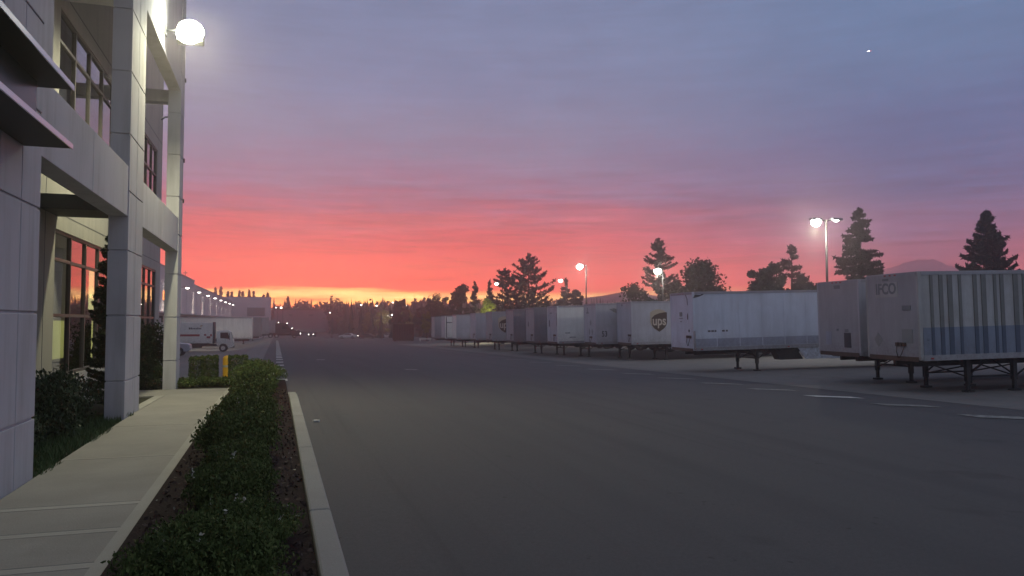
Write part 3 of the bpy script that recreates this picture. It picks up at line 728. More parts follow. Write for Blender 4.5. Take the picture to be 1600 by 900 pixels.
def plate(e, name, m, yf, z, w_, h_, diamond=False):
    """plate on the front wall; yf = -1.3..1.3"""
    mb = MB()
    if diamond: mb.prism([(yf-w_/2, z), (yf, z-h_/2), (yf+w_/2, z), (yf, z+h_/2)], 'x', -.014, -.002)
    else: mb.box(-.016, -.002, yf-w_/2, yf+w_/2, z-h_/2, z+h_/2)
    return mb.build(name, m, e)
def gladhand(e, y, z):
    mb = MB()
    for dy in (-.18, 0, .18): mb.box(-.07, -.002, y+dy-.05, y+dy+.05, z-.05, z+.07)
    mb.path([(-.05,y-.18,z-.05),(-.10,y-.12,z-.28),(-.05,y+.05,z-.42)], .014, 6).path([(-.05,y+.18,z-.05),(-.09,y+.14,z-.25),(-.05,y+.12,z-.45)], .014, 6)
    mb.build('air_connector', M['rust'], e)

# A: striped trailer at the right edge
A = trailer(19.72, 19.05, 'ivory', 'white trailer with dark vertical slats over a blue lower band at the right edge', front='grey', yaw=-7, tilt=1.3, seams=False, gear4=True)
sb = MB(); sg_ = MB(); offs = [.42, .75, 1.06, 1.46, 2.0, 2.3, 2.76, 3.0]; k = 0; xx = 0
allx = offs+[3.5, 3.85, 4.3, 4.62, 5.1, 5.5, 5.8, 6.3, 6.7, 7.2, 7.5, 8.1, 8.5, 9.0, 9.4, 10, 10.5, 11, 11.4, 12, 12.5, 13, 13.6]
bl = MB().box(.12, 14.45, -1.292, -1.281, 1.26, 2.14).build('blue_band', TM['blue'], A)
for i, xx in enumerate(allx):
    wd = .10+.035*((i*7) % 3)
    sg_.box(xx, xx+wd, -1.312, -1.281, 2.144, 3.82); sb.box(xx, xx+wd, -1.312, -1.293, 1.26, 2.142)
sg_.parts('slat', M['stripe'], A); sb.parts('slat', M['stripe_blue'], A)
plate(A, 'sign_patch', TM['ivory'], .22, 3.40, 1.12, .5)
textmesh('lettering', 'IFCO', .50, M['inkgrey'], A, (-.019, .24, 3.42), FR, .003, .016, .92)
plate(A, 'placard', M['placard'], .72, 1.72, .42, .50, True)
plate(A, 'document_box', M['placard'], -.72, 1.86, .50, .46); plate(A, 'plate', M['inkgrey'], -.72, 2.78, .40, .16)
plate(A, 'vent', M['inkgrey'], .25, 3.74, .30, .07); gladhand(A, -.42, 1.58)
textmesh('lettering', '· ıı ·', .2, M['stripe_blue'], A, (.30, -1.297, 1.75), (math.radians(90), math.radians(90), 0), .002)
# B: grey front
B = trailer(20.8, 22.85, 'mid', 'dull grey trailer nose with two small plates, just left of the striped trailer', front='grey', yaw=-6, tilt=1.3, gearx=2.35)
plate(B, 'plate', TM['band'], .62, 1.72, .34, .52); plate(B, 'document_box', M['ink'], -.55, 1.66, .40, .56); plate(B, 'plate', M['inkgrey'], -.5, 2.02, .2, .12)
plate(B, 'vent', M['inkgrey'], .0, 3.70, .36, .14); plate(B, 'plate', M['inkgrey'], .05, 2.05, .10, .08)
# C
Ct = trailer(19.35, 32.15, 'white', 'long white trailer with grey lower band, side skirt and black scuffed front corner', yaw=-5, tilt=1.3, skirt=True, gearx=3.5)
MB().box(.12, 14.4, -1.286, -1.279, 1.27, 1.66).build('lower_band', TM['band'], Ct)
sc_ = MB().prism([(.0,3.62),(.35,3.70),(.62,3.86),(.30,3.84),(.55,3.78),(.12,3.80)], 'y', -1.300, -1.281).prism([(-.55,3.82),(-.72,3.58),(-.74,3.30),(-.70,3.30),(-.66,3.62),(-.5,3.80)], 'x', -.012, -.002)
sc_.prism([(-.72,2.92),(-.76,2.78),(-.74,2.6),(-.66,2.6),(-.66,2.8)], 'x', -.012, -.002).build('scuff', M['ink'], Ct)
plate(Ct, 'emblem', M['placard'], .05, 2.86, .30, .22); plate(Ct, 'emblem_line', M['placard'], .05, 2.66, .44, .04); plate(Ct, 'emblem_line', M['placard'], .05, 2.50, .2, .04)
gladhand(Ct, -.82, 1.75); plate(Ct, 'plate', M['ink'], -.82, 2.05, .12, .12)
MB().box(-.02, .10, -1.318, -1.302, 1.12, 2.05).build('corner_guard', M['chrome'], Ct)
mm = MB()
for x_, w__ in ((.75, .14), (.93, .14), (1.10, .12), (1.5, .14), (1.7, .10)): mm.box(x_, x_+w__, -1.29, -1.2815, 1.98, 2.06)
mm.parts('marking', M['ink'], Ct)
# D UPS
def ups(e, x, z, s):
    sh = lambda k, dx=0, dz=0: [(x+dx+k*p[0]*s, z+dz+k*p[1]*s) for p in [(-.5,.42),(-.34,.53),(-.12,.60),(.12,.60),(.34,.53),(.5,.42),(.5,-.12),(.44,-.30),(.30,-.46),(0,-.66),(-.30,-.46),(-.44,-.30),(-.5,-.12)]]
    lo = MB().prism(sh(1.05, -.05*s, .05*s), 'y', -1.292, -1.281).build('logo', M['gold'], e)
    MB().prism([(x+p[0]*s, z+p[1]*s) for p in [(-.48,.16),(-.30,.33),(0,.44),(.30,.49),(.5,.50),(.5,-.12),(.44,-.30),(.30,-.46),(0,-.66),(-.30,-.46),(-.44,-.30),(-.48,-.12)]], 'y', -1.298, -1.293).build('shield', M['brown'], lo)
    t = textmesh('lettering', 'ups', .78*s, M['cream'], lo, (x, -1.300, z-.02*s), SR, .003, .016*s, .82)
D = trailer(22.5, 45.25, 'mid', 'grey trailer with a large brown UPS shield beside the long white trailer', yaw=-4, tilt=1.0, skirt=False)
ups(D, 1.98, 2.64, 1.12); gladhand(D, -1.0, 1.7); plate(D, 'vent', M['inkgrey'], .3, 3.72, .2, .14)
E_ = trailer(21.5, 48.75, 'mid', 'pale trailer numbered 53 with a smeared mark high on its side', yaw=-4, tilt=1.0)
textmesh('lettering', '53', .55, M['ink'], E_, (.62, -1.3, 1.78), SR, .003, .01, .8)
MB().prism([(1.0,3.52),(1.35,3.60),(1.9,3.42),(2.25,3.0),(2.45,2.72),(2.1,2.84),(1.8,3.12),(1.3,3.34)], 'y', -1.292, -1.281).build('smear', M['inkgrey'], E_)
plate(E_, 'emblem', M['inkgrey'], .45, 3.3, .5, .1); plate(E_, 'emblem', M['inkgrey'], .45, 3.5, .12, .34)
for y_, z_ in ((-.2,2.6),(.1,1.95),(-.5,1.95)): plate(E_, 'placard', M['placard'], y_, z_, .34, .46, True)
gladhand(E_, -.25, 1.55)
Ft = trailer(20.4, 53.5, 'bright', 'brightest cream white trailer in the middle of the row', front='mid', yaw=-3, tilt=1.0)
MB().box(.6, 1.0, -1.29, -1.281, 1.85, 1.9).box(.95, 1.45, -1.29, -1.281, 1.52, 1.57).parts('scratch', M['ink'], Ft)
plate(Ft, 'vent', M['inkgrey'], .3, 3.4, .5, .08); gladhand(Ft, -.6, 1.7); plate(Ft, 'plate', M['ink'], .75, 2.6, .16, .5)
MB().box(-.02, -.013, -1.15, -1.08, 2.4, 3.4).build('scratch', M['ink'], Ft)
G_ = trailer(20.1, 58, 'dim', 'trailer with pale nose and dark side left of the brightest white one', front='grey', yaw=-3, tilt=1.0); gladhand(G_, -.6, 1.7); plate(G_, 'plate', M['ink'], .5, 2.6, .16, .4)
Ht = trailer(19.9, 63, 'dim', 'trailer with grey nose and dark side, second left of the brightest white one', front='grey', yaw=-2, tilt=1.0); gladhand(Ht, -.6, 1.7)
It = trailer(20.2, 71, 'grey', 'distant grey trailer with a small brown UPS shield on its side', yaw=-2, tilt=.8); ups(It, 1.3, 2.65, 1.2); gladhand(It, -.6, 1.7)
Jt2 = trailer(20.1, 77, 'mid', 'plain lilac grey trailer left of the distant shield trailer', yaw=-2, tilt=.8); gladhand(Jt2, -.6, 1.7)
Jt = trailer(19.9, 85, 'mid', 'far trailer with a bright narrow nose panel', front='bright', yaw=-2, tilt=.8)
Kt = trailer(20.1, 92, 'bright', 'far trailer showing a bright white panel with a dark line across it', front='mid', yaw=-2, tilt=.6)
MB().box(.2, 1.35, -1.295, -1.281, 3.05, 3.14).box(.1, .2, -1.3, -1.281, 1.2, 3.8).build('trim', M['ink'], Kt)
Lt = trailer(20.0, 98, 'grey', 'last trailer at the far end of the row, pale grey', yaw=-2, tilt=.6)

# dark steel container further off
ct = empty('container', (22.0, 149, g(22,149)), (0,0,math.radians(-8)), label='tall dark maroon waste container standing alone at the far end of the lot', cat='container')
mb = MB().box(0, 4.0, 0, 5.5, .25, 3.35)
mb.build('body', TM['maroon'], ct, bevel=.03)
rb = MB()
for k in np.arange(.0, 4.01, .5): rb.box(k-.05, k+.05, -.09, -.0, .25, 3.3)
rb.box(-.06, 4.06, -.12, -.0, 3.3, 3.42).box(-.06, 4.06, -.1, 0, .15, .27)
rb.parts('rib', M['rust'], ct)
rb = MB()
for x_ in (.2, 3.6): rb.box(x_, x_+.2, 0, 5.4, 0, .25)
rb.parts('skid', M['chassis'], ct)
tag(MB().box(0, 2.2, 0, .9, .35, .55).box(.1, .2, .1, .8, 0, .35).box(2.0, 2.1, .1, .8, 0, .35).build('barrier', TM['bright'], loc=(26.0, 142, g(26,142))), 'low white barrier bar right of the dark container', 'barrier')

# ------------------------------------------------------------------ left side trucks
GLT = 'trailers backed against the warehouse dock'
def ltrailer(nose_x, y, paint, label, L_=14.0, front=None):
    # nose faces +X: turn the trailer by 180 degrees
    e = trailer(nose_x, y, paint, label, front=front, L_=L_, yaw=180, tilt=0, group=GLT, seams=False)
    e.location = (nose_x, y+1.3, g(nose_x-1, y)); e.rotation_euler = (0, math.radians(0), math.radians(180)); return e
ltrailer(-3.0, 105.5, 'bright', 'long cream white trailer behind the box truck', 12, front='mid')
ltrailer(-2.1, 120, 'dim', 'grey trailer nose just right of the long cream trailer', 12)
ltrailer(-1.2, 134, 'grey', 'pale trailer nose second right of the long cream trailer', 12)
def wheel2(e, x, y, r, wid=.24, dual=False):
    wl = MB().lathe((x,y,r), [(r*.55,-wid/2),(r*.93,-wid/2),(r,-wid*.3),(r,wid*.3),(r*.93,wid/2),(r*.55,wid/2)], 24, 'y').build('wheel', M['black'], e)
    s = -1 if y < 0 else 1
    MB().lathe((x,y,r), [(r*.6,s*wid*.5),(r*.52,s*wid*.42),(r*.40,s*wid*.25),(r*.22,s*wid*.3),(r*.18,s*wid*.5),(.001,s*wid*.52)], 20, 'y').build('rim', TM['bright'], wl)
# box truck (front towards +X)
bt = empty('box_truck', (-4.5, 90, g(-5.2,90)), label='white box truck with a red stripe and black cargo edge parked nose right', cat='truck')
bx = MB().box(-8.0, -2.05, -1.2, 1.2, .95, 3.22).build('cargo_box', TM['bright'], bt, bevel=.02)
MB().box(-2.12, -1.98, -1.23, 1.23, .9, 3.27).box(-8.02, -7.9, -1.23, 1.23, .9, 3.27).parts('box_edge', M['ink'], bt, bevel=.01)
MB().box(-7.8, -3.45, -1.212, -1.202, 1.72, 1.94).build('red_stripe', M['red'], bt)
MB().box(-3.0, -2.78, -1.21, -1.202, 1.78, 1.96).box(-2.74, -2.36, -1.21, -1.202, 1.5, 1.72).box(-2.38, -2.2, -1.21, -1.202, 1.72, 1.94).parts('red_block', M['red'], bt)
lg_ = MB()
x_ = -4.55
for i, (w__, h__) in enumerate([(.16,.2),(.12,.2),(.1,.15),(.12,.15),(.1,.15),(.08,.19),(.12,.15),(.1,.15)]):
    lg_.box(x_, x_+w__, -1.21, -1.202, 2.48, 2.48+h__); x_ += w__+.05
lg_.parts('lettering', M['ink'], bt)
MB().prism([(-3.45,2.74),(-3.3,2.76),(-3.15,2.86),(-3.1,2.99),(-3.22,2.94),(-3.35,2.96)], 'y', -1.21, -1.202).build('emblem', M['gold'], bt)
cabp = [(-1.72,.75),(-1.72,2.15),(-1.64,2.30),(-.55,2.36),(-.32,2.22),(-.05,1.35),(0,1.25),(0,.55),(-.25,.45),(-.55,.42),(-.62,.62),(-.78,.82),(-1.05,.92),(-1.32,.82),(-1.48,.62),(-1.52,.55)]
MB().prism(cabp, 'y', -1.0, 1.0).build('cab', TM['bright'], bt, bevel=.03)
for s in (-1, 1):
    y0, y1 = (s*1.008, s*.99)
    MB().prism([(-1.35,1.5),(-1.35,2.12),(-.60,2.12),(-.36,1.42)], 'y', min(y0,y1), max(y0,y1)).build('side_window', M['carglass'], bt)
    MB().box(-.45, -.38, s*1.02, s*1.16, 1.3, 2.05).build('mirror', M['ink'], bt)
    MB().box(-.02, .02, s*.55, s*.85, .78, .98).build('headlight', M['chrome'], bt)
MB().add([(-.29,-.9,2.16),(-.29,.9,2.16),(-.06,.9,1.42),(-.06,-.9,1.42)], [(0,1,2,3)])
ws = MB(); ws.add([(-.28,-.9,2.18),(-.28,.9,2.18),(-.02,.9,1.40),(-.02,-.9,1.40),(-.31,-.9,2.18),(-.31,.9,2.18),(-.05,.9,1.40),(-.05,-.9,1.40)], [(0,1,2,3),(4,7,6,5),(0,3,7,4),(1,5,6,2),(0,4,5,1),(3,2,6,7)]); ws.build('windscreen', M['carglass'], bt)
MB().box(-8.2, -.5, -.45, .45, .62, .84).box(-8.0, -2.6, -1.15, -1.0, .62, 1.0).box(-8.0, -2.6, 1.0, 1.15, .62, 1.0).box(-4.2, -3.2, -1.1, -.5, .45, .95).build('chassis', M['chassis'], bt)
MB().box(.0, .06, -.95, .95, .42, .62).build('bumper', M['ink'], bt)
for x_ in (-1.05, -6.5):
    for y_ in (-.88, .88): wheel2(bt, x_, y_, .42)

# pickup
def car(name, loc, rz, label, col, kind='sedan', cat='car', group=None, lights=False):
    e = empty(name, loc, (0,0,rz), label=label, cat=cat, group=group)
    if kind == 'pickup':
        prof = [(-5.4,.6),(-5.4,1.12),(-3.6,1.15),(-3.55,1.85),(-3.3,1.92),(-2.2,1.9),(-1.55,1.25),(-.25,1.12),(-.05,1.0),(0,.55),(-.3,.42),(-.55,.42),(-.62,.7),(-.95,.86),(-1.28,.7),(-1.36,.42),(-3.9,.42),(-4.0,.7),(-4.35,.86),(-4.68,.7),(-4.76,.45),(-5.3,.45)]
        glp = [(-3.4,1.2),(-3.4,1.75),(-2.3,1.75),(-1.8,1.25)]; wb = (-.95,-4.35); hw = .95; wr = .40
    else:
        prof = [(-4.5,.5),(-4.5,.85),(-4.3,.95),(-3.7,1.0),(-3.1,1.40),(-1.9,1.42),(-1.2,1.0),(-.2,.88),(0,.7),(0,.4),(-.4,.3),(-.5,.55),(-.8,.66),(-1.1,.55),(-1.2,.3),(-3.3,.3),(-3.4,.55),(-3.7,.66),(-4.0,.55),(-4.1,.3),(-4.4,.35)]
        glp = [(-3.5,1.02),(-3.0,1.33),(-1.95,1.35),(-1.4,1.02)]; wb = (-.8,-3.7); hw = .88; wr = .32
    MB().prism(prof, 'y', -hw, hw).build('body', col, e, bevel=.05)
    for s in (-1, 1):
        a, b = sorted((s*(hw+.006), s*(hw-.02))); MB().prism(glp, 'y', a, b).build('side_window', M['carglass'], e)
        MB().box(-.03, .02, s*(hw-.3), s*(hw-.06), prof[8 if kind=='sedan' else 9][1]+.0, prof[8 if kind=='sedan' else 9][1]+.16).build('headlight', M['headlamp'] if lights else M['chrome'], e)
        for x_ in wb:
            r = wr; y_ = s*(hw-.12)
            wl = MB().lathe((x_,y_,r), [(r*.55,-.11),(r,-.09),(r,.09),(r*.55,.11)], 18, 'y').build('wheel', M['black'], e)
            MB().lathe((x_,y_,r), [(r*.56,s*.1),(r*.3,s*.06),(.001,s*.1)], 14, 'y').build('rim', M['steel'], wl)
    return e
M['headlamp'] = emit('headlamp', (1,.95,.85), 12)
M['carpaint'] = mat('silver_blue_paint', (.34,.36,.42), .3, metal=.2, spec=.6)
M['carwhite'] = mat('white_car_paint', (.6,.6,.6), .3, spec=.6)
M['cardark'] = mat('dark_car_paint', (.03,.03,.035), .3, spec=.6)
pk = car('pickup_truck', (-7.4, 75, g(-8.5,75)), 0, 'pale silver pickup truck with its hood showing beside the corner column', M['carpaint'], 'pickup', 'pickup')
# far semi with dark tractor
ft = ltrailer(-.2, 180, 'grey', 'far pale trailer hitched to the dark tractor with lit lamps', 12)
tr = empty('semi_tractor', (5.3, 181.3, g(4,181)), label='dark semi tractor with small lit lamps at the far left of the lot', cat='truck')
MB().prism([(-6.2,.9),(-6.2,3.3),(-4.9,3.5),(-3.0,3.3),(-2.5,2.6),(-2.2,2.1),(-.2,1.75),(0,1.5),(0,.5),(-.5,.45),(-1.9,.45),(-2.0,.9)], 'y', -1.15, 1.15).build('cab', M['cardark'], tr, bevel=.06)
MB().box(-7.6, -.3, -.45, .45, .6, .9).build('chassis', M['chassis'], tr)
MB().prism([(-4.0,2.1),(-4.0,2.85),(-3.1,2.85),(-2.7,2.15)], 'y', -1.17, -1.14).build('side_window', M['carglass'], tr)
for x_ in (-1.3, -5.2, -6.5):
    for y_ in (-.95, .95): wheel2(tr, x_, y_, .5)
ll = MB()
for x_, z_ in ((.0, 1.0),): ll.lathe((.02,-.85,1.0), [(.001,.08),(.14,.03),(.16,-.02)], 12, 'x').lathe((.02,.85,1.0), [(.001,.08),(.14,.03),(.16,-.02)], 12, 'x')
ll.parts('headlight', M['headlamp'], tr)
MB().box(-3.0, -2.85, -1.0, -.85, 3.3, 3.42).box(-4.9, -4.75, -1.1, -.95, 3.5, 3.62).box(-1.9, -1.78, -1.2, -1.15, 2.2, 2.32).parts('marker_light', M['headlamp'], tr)
# far cars
GC = 'cars parked at the far end of the lot'
for i, (x_, y_, cl, rz, lb, lt) in enumerate([(16, 205, 'carwhite', 2.8, 'small white car far off, left of the group near the yellow trees', False), (21.5, 208, 'cardark', 2.6, 'small dark car far off in the middle of the far group', False),
        (26.5, 206, 'carwhite', 2.9, 'small white car far off just left of the dark container', False), (40, 205, 'carpaint', 2.7, 'small silver car far off just right of the dark container', False), (10, 235, 'cardark', 4.5, 'far dark car with lit headlights beside the low warehouse', True)]):
    car('car', (x_, y_, g(x_,y_)), rz, lb, M[cl], group=GC, lights=lt or i % 2 == 1)

# ------------------------------------------------------------------ warehouse
M['ware'] = mat('warehouse_panel', (.58,.52,.54), .85, var=.06, vscale=.3)
wh = empty('warehouse', (-13, 100, -2), label='long pale dock warehouse wall with a row of lit wall lamps on the left', cat='building')
def WHp(name, mb, m, bevel=0, parent=None, split=False):
    mb.v = [(x+13, y-100, z+2) for x, y, z in mb.v]; return (mb.parts if split else mb.build)(name, m, parent or wh, bevel=bevel)
WHp('wall', MB().box(-60, -13, 48, 134.6, -4, 8.1), M['ware'])
WHp('wall', MB().box(-60, -13, 134.6, 246, -4, 7.45), M['ware'])
WHp('wing', MB().box(-60, -1.7, 246, 262, -5, 8.75), M['ware'])
WHp('coping', MB().box(-60, -12.9, 47.9, 134.65, 8.1, 8.25).box(-60, -12.9, 134.66, 246, 7.45, 7.6).box(-60, -1.6, 245.9, 262.1, 8.75, 8.95), TM['mid'], split=True)
WHp('dark_window', MB().box(-8.6, -3.4, 245.92, 246, 3.0, 5.6), M['inkgrey'])
WHp('dock_canopy', MB().box(-13, -11.8, 60, 245, 2.45, 2.62), TM['mid'])
for i in range(13):
    y_ = 70+i*13.0
    d = WHp('dock_door', MB().box(-12.99, -12.94, y_-1.4, y_+1.4, -1.2, 1.9), TM['mid']); 
    WHp('door_seal', MB().box(-12.99, -12.8, y_-1.65, y_-1.4, -1.3, 2.15).box(-12.99, -12.8, y_+1.4, y_+1.65, -1.3, 2.15).box(-12.99, -12.8, y_-1.4, y_+1.4, 1.9, 2.15), M['black'], split=True)
M['orange'] = emit('lit_orange_window', (1,.28,.08), .9)
for y_ in (99.2, 101.3): WHp('window', MB().box(-13, -12.96, y_-.6, y_+.6, 4.1, 5.2), M['orange'])
seam = MB()
for y_ in np.arange(55, 245, 7.6): seam.box(-13, -12.985, y_-.02, y_+.02, -3, 7.4)
WHp('panel_seam', seam, M['reveal'], split=True)
WHp('roof_mast', MB().tube((-14,131,8), (-14,131,9.6), .04).box(-14.3,-13.7,130.9,131.1,9.2,9.3), M['steel'])
M['wlamp'] = emit('wall_lamp_lens', (1,.95,.85), 14)
for i in range(9):
    y_ = 99+17*i
    e = empty('wall_lamp', (-13, y_, 6.15), label=['nearest lit wall lamp of the warehouse, left of the corner column', 'second lit wall lamp of the warehouse, behind the corner column', 'first lit wall lamp right of the corner column', 'second lit wall lamp right of the corner column', 'third lit wall lamp right of the corner column', 'fourth lit wall lamp right of the corner column', 'fifth lit wall lamp right of the corner column', 'sixth lit wall lamp right of the corner column', 'farthest lit wall lamp on the warehouse'][i],
              cat='wall light', group='lit lamps along the warehouse wall')
    MB().path([(0,0,.1),(.5,0,.25),(.8,0,.2)], .04).build('arm', M['steel'], e)
    MB().lathe((.9,0,.1), [(.05,.16),(.22,.1),(.3,-.02)], 14).build('shade', M['steel'], e)
    MB().lathe((.9,0,.1), [(.29,-.02),(.2,-.1),(.001,-.15)], 14).build('lens', M['wlamp'], e)
    if i != 1: spot('wall_and_fill_spot', (.42, 0, .0), (.12, 0, -3), 800, (1, .86, .6), 38, .05, .6, e)
    if i in (0, 1, 2, 3): spot('wall_and_fill_spot', (.9, 0, -.05), (5.5, -1.5, -6), 2600, (1, .92, .74), 125, .1, .8, e)  # added wide fill spot that brightens the trailers and box truck

# low distant warehouse
lw_ = empty('low_warehouse', (9, 330, -3.2), label='low plain maroon warehouse far off in the centre left', cat='building')
MB().box(-9.6, 12, 0, 30, 0, 9.2).build('wall', mat('far_wall', (.26,.17,.19), .9), lw_)
MB().box(-9.8, 12.2, -.2, 30.2, 9.2, 9.6).build('coping', M['rust'], lw_)
MB().box(-4, -2.5, -.05, 0, 6.8, 7.4).box(4, 6, -.05, 0, 6.8, 7.4).parts('vent', M['ink'], lw_)
MB().box(-6, 11, -1.5, -.0, 0, 1.4).build('dock_wall', M['kerb'], lw_)

# ------------------------------------------------------------------ street lamps
M['slamp'] = emit('street_lamp_lens', (1,1,.88), 40); M['slamp2'] = emit('small_street_lamp_lens', (1,.93,.8), 12)
GS = 'street lamps across the lot and beyond'
def street_lamp(x, y, ztop, label, heads=1, r=.3, dirx=-1, lens='slamp2', armlen=.7, pw=0, col=(1,.95,.8)):
    gz = g(x, y); h = ztop-gz
    e = empty('street_lamp', (x, y, gz), label=label, cat='street lamp', group=GS)
    MB().tube((0,0,0), (0,0,h), .10, .06, 10).box(-.25,.25,-.25,.25,-.1,.35).build('pole', M['chassis'], e)
    # arms run across the view (towards camera-left / right)
    ux, uy = math.cos(YAW), -math.sin(YAW)
    for s in ([dirx] if heads == 1 else [-1, 1]):
        hx, hy = ux*armlen*s, uy*armlen*s
        MB().tube((0,0,h-.05), (hx,hy,h), .04).build('arm', M['chassis'], e)
        hd = MB().box(-.38, .38, -.2, .2, -.04, .12).build('lamp_head', M['steel'], e, loc=(hx*1.2,hy*1.2,h), bevel=.03)
        if heads == 1 or s == -1:
            MB().lathe((0,0,-.3*r), [(r*.6,r*.45),(r*.9,r*.1),(r*.92,-.2*r),(r*.75,-.6*r),(r*.4,-.85*r),(.001,-.92*r)], 16).build('lens', M[lens], hd)
        else:
            MB().lathe((0,0,0), [(r*.5,-.04),(r*.3,-.10),(.001,-.12)], 16).build('lens', M[lens], hd)
    if pw: point('street_lamp_bulb', (ux*armlen*dirx*1.2, uy*armlen*dirx*1.2-.0, h-.7), pw, col, .15, e)
    return e
def at(px, py, d):
    u = (px-800)/1180; f = d
    return (f*math.sin(YAW)+u*f*math.cos(YAW), f*math.cos(YAW)-u*f*math.sin(YAW), 1.6+(501-py)/1180*f)
for px, py, d, lb, kw in [
    (1293, 343, 49, 'tall two headed street lamp shining behind the long white trailer', dict(heads=2, r=.34, lens='slamp', armlen=.55, pw=900)),
    (916, 414, 87, 'street lamp shining above the middle of the trailer row', dict(r=.4, lens='slamp', armlen=.6, pw=500)),
    (1036, 421, 80, 'street lamp shining in front of the tall narrow conifer', dict(r=.42, lens='slamp', armlen=.45, pw=500)),
    (886, 437, 112, 'street lamp just left of the small round-topped tree', dict(r=.35, armlen=.8)),
    (785, 442, 108, 'street lamp just left of the pair of spreading conifers', dict(r=.28, armlen=.7)),
    (725, 466, 165, 'street lamp in front of the broad poplar', dict(r=.26, armlen=1.2, pw=350)),
    (681, 473, 185, 'street lamp above the far end of the trailer row', dict(r=.3, armlen=1.3)),
    (850, 471, 190, 'street lamp low in the dark trees above the dark sided trailers', dict(r=.28, armlen=.5)),
    (640, 477, 230, 'distant lamp above the dark container', dict(r=.27, armlen=.6)),
    (617, 472, 240, 'highest distant lamp in the dark woods near the centre', dict(r=.25, armlen=.6)),
    (592, 477, 235, 'distant lamp second from the left in the dark woods', dict(r=.27, armlen=.6)),
    (568, 476, 235, 'distant lamp leftmost in the dark woods', dict(r=.27, armlen=.6)),
    (617, 490, 210, 'brightest low lamp among the yellow green trees', dict(r=.42, armlen=.5, pw=900)),
    (609, 493, 225, 'small lamp just left of the brightest low lamp', dict(r=.24, armlen=.5)),
    (519, 488, 230, 'small dim lamp right of the low distant warehouse', dict(r=.2, armlen=.5)),
    (442, 480, 270, 'distant lamp right of the warehouse wing, right one of a close pair', dict(r=.38, armlen=.5)),
    (434, 480, 275, 'distant lamp beside the warehouse wing, left one of a close pair', dict(r=.26, armlen=.5))]:
    x, y, z = at(px, py, d); street_lamp(x, y, z, lb, **kw)

# ------------------------------------------------------------------ trees
def decid(name, loc, h, rx, seed, label, m=None, size=.28, n=2600, cb=.3, clumps=14, cat='tree', group=None, ry=None, lump=.25):
    rng = np.random.default_rng(seed); e = empty(name, loc, label=label, cat=cat, group=group); ry = ry or rx
    t = MB().tube((0,0,-.3), (0,0,h*.45), h*.028, h*.018, 8); P_ = []
    for i in range(clumps):
        a = rng.uniform(0, 6.28); q = rng.uniform(.15, .72); zz = rng.uniform(cb+.12, .86)
        w_ = math.sin(math.pi*min(1, max(0, (zz-cb+.15)/(1.12-cb))))
        c = (math.cos(a)*rx*q*w_, math.sin(a)*ry*q*w_, h*zz)
        rr = rx*rng.uniform(.26, .44)
        P_.append(blob(rng, n//clumps, c, (rr, rr, rr*.8), .25, lump=lump))
        t.tube((0,0,h*.35*rng.uniform(.6,1.1)), c, h*.012, h*.004, 5, caps=False)
    P_.append(np.concatenate([blob(rng, n//clumps, (rng.uniform(-.62, .62)*rx, rng.uniform(-.62, .62)*ry, h*rng.uniform(cb+.08, .82)), (rx*.24, rx*.24, rx*.16), .1) for _ in range(clumps)]))
    t.build('trunk', M['bark'], e); leafcloud('crown', np.concatenate(P_), size*.72, m or L['decid'], e, aspect=1.3, seed=seed)
    return e
def tree_at(px, ytop, d, fn, name, rpx, label, **kw):
    x, y, zt = at(px, ytop, d); gz = g(x, y); h = zt-gz; r = rpx/1180*d
    return fn(name, (x, y, gz), h, r, label=label, **kw)
T_ = tree_at
T_(1345, 324, 75, conifer, 'conifer', 60, 'large spreading conifer right of the tall two headed lamp', seed=1, n_b=165, base=.28, droop=.14, tip=.12, dens=85, size=.32, shape=.8, gap=.08)
T_(1545, 327, 68, conifer, 'conifer', 62, 'dense dark conifer above the striped trailer near the right edge', seed=2, n_b=200, base=.30, droop=.0, tip=.2, dens=110, size=.32, shape=1.0)
T_(1238, 382, 90, conifer, 'conifer', 32, 'small ragged conifer with a bare lower trunk beside the round tree', seed=3, n_b=70, base=.42, droop=.05, tip=.15, dens=30, size=.36, shape=.7, gap=.15)
T_(1203, 398, 88, decid, 'broadleaf_tree', 36, 'rounded dark broadleaf tree left of the small ragged conifer', seed=4, size=.42, cb=.25, n=3600)
T_(1258, 424, 92, decid, 'broadleaf_tree', 30, 'low wide dark tree right of the small ragged conifer', seed=5, size=.4, cb=.3)
T_(1092, 401, 95, decid, 'broadleaf_tree', 54, 'big dark broadleaf tree above the front of the long white trailer', seed=6, size=.42, n=5200, cb=.2, clumps=20)
T_(1030, 372, 97, conifer, 'conifer', 42, 'tall narrow conifer with the street lamp shining before it', seed=7, n_b=130, base=.30, droop=.02, tip=.22, dens=55, size=.32, shape=.7, gap=.1)
T_(990, 431, 104, decid, 'broadleaf_tree', 26, 'thin scraggly tree left of the tall narrow conifer', seed=8, size=.34, n=1100, cb=.3, clumps=16)
T_(1060, 420, 101, decid, 'broadleaf_tree', 26, 'lower dark tree between the narrow conifer and the big dark one', seed=9, size=.4, n=2600, cb=.2)
T_(826, 396, 130, conifer, 'conifer', 52, 'tallest spreading conifer of the pair in the centre', seed=10, n_b=130, base=.30, droop=.04, tip=.22, dens=42, size=.42, shape=.62, gap=.1)
T_(797, 419, 132, conifer, 'conifer', 36, 'shorter spreading conifer of the pair in the centre', seed=12, n_b=90, base=.30, droop=.04, tip=.2, dens=42, size=.42, shape=.5, gap=.1, lean=-1)
T_(765, 438, 150, conifer, 'conifer', 13, 'small pointed conifer behind the bright lime tree', seed=13, n_b=80, base=.2, dens=26, size=.42, shape=.8)
T_(742, 440, 150, conifer, 'conifer', 13, 'small pointed conifer right of the broad poplar', seed=14, n_b=80, base=.2, dens=26, size=.42, shape=.8)
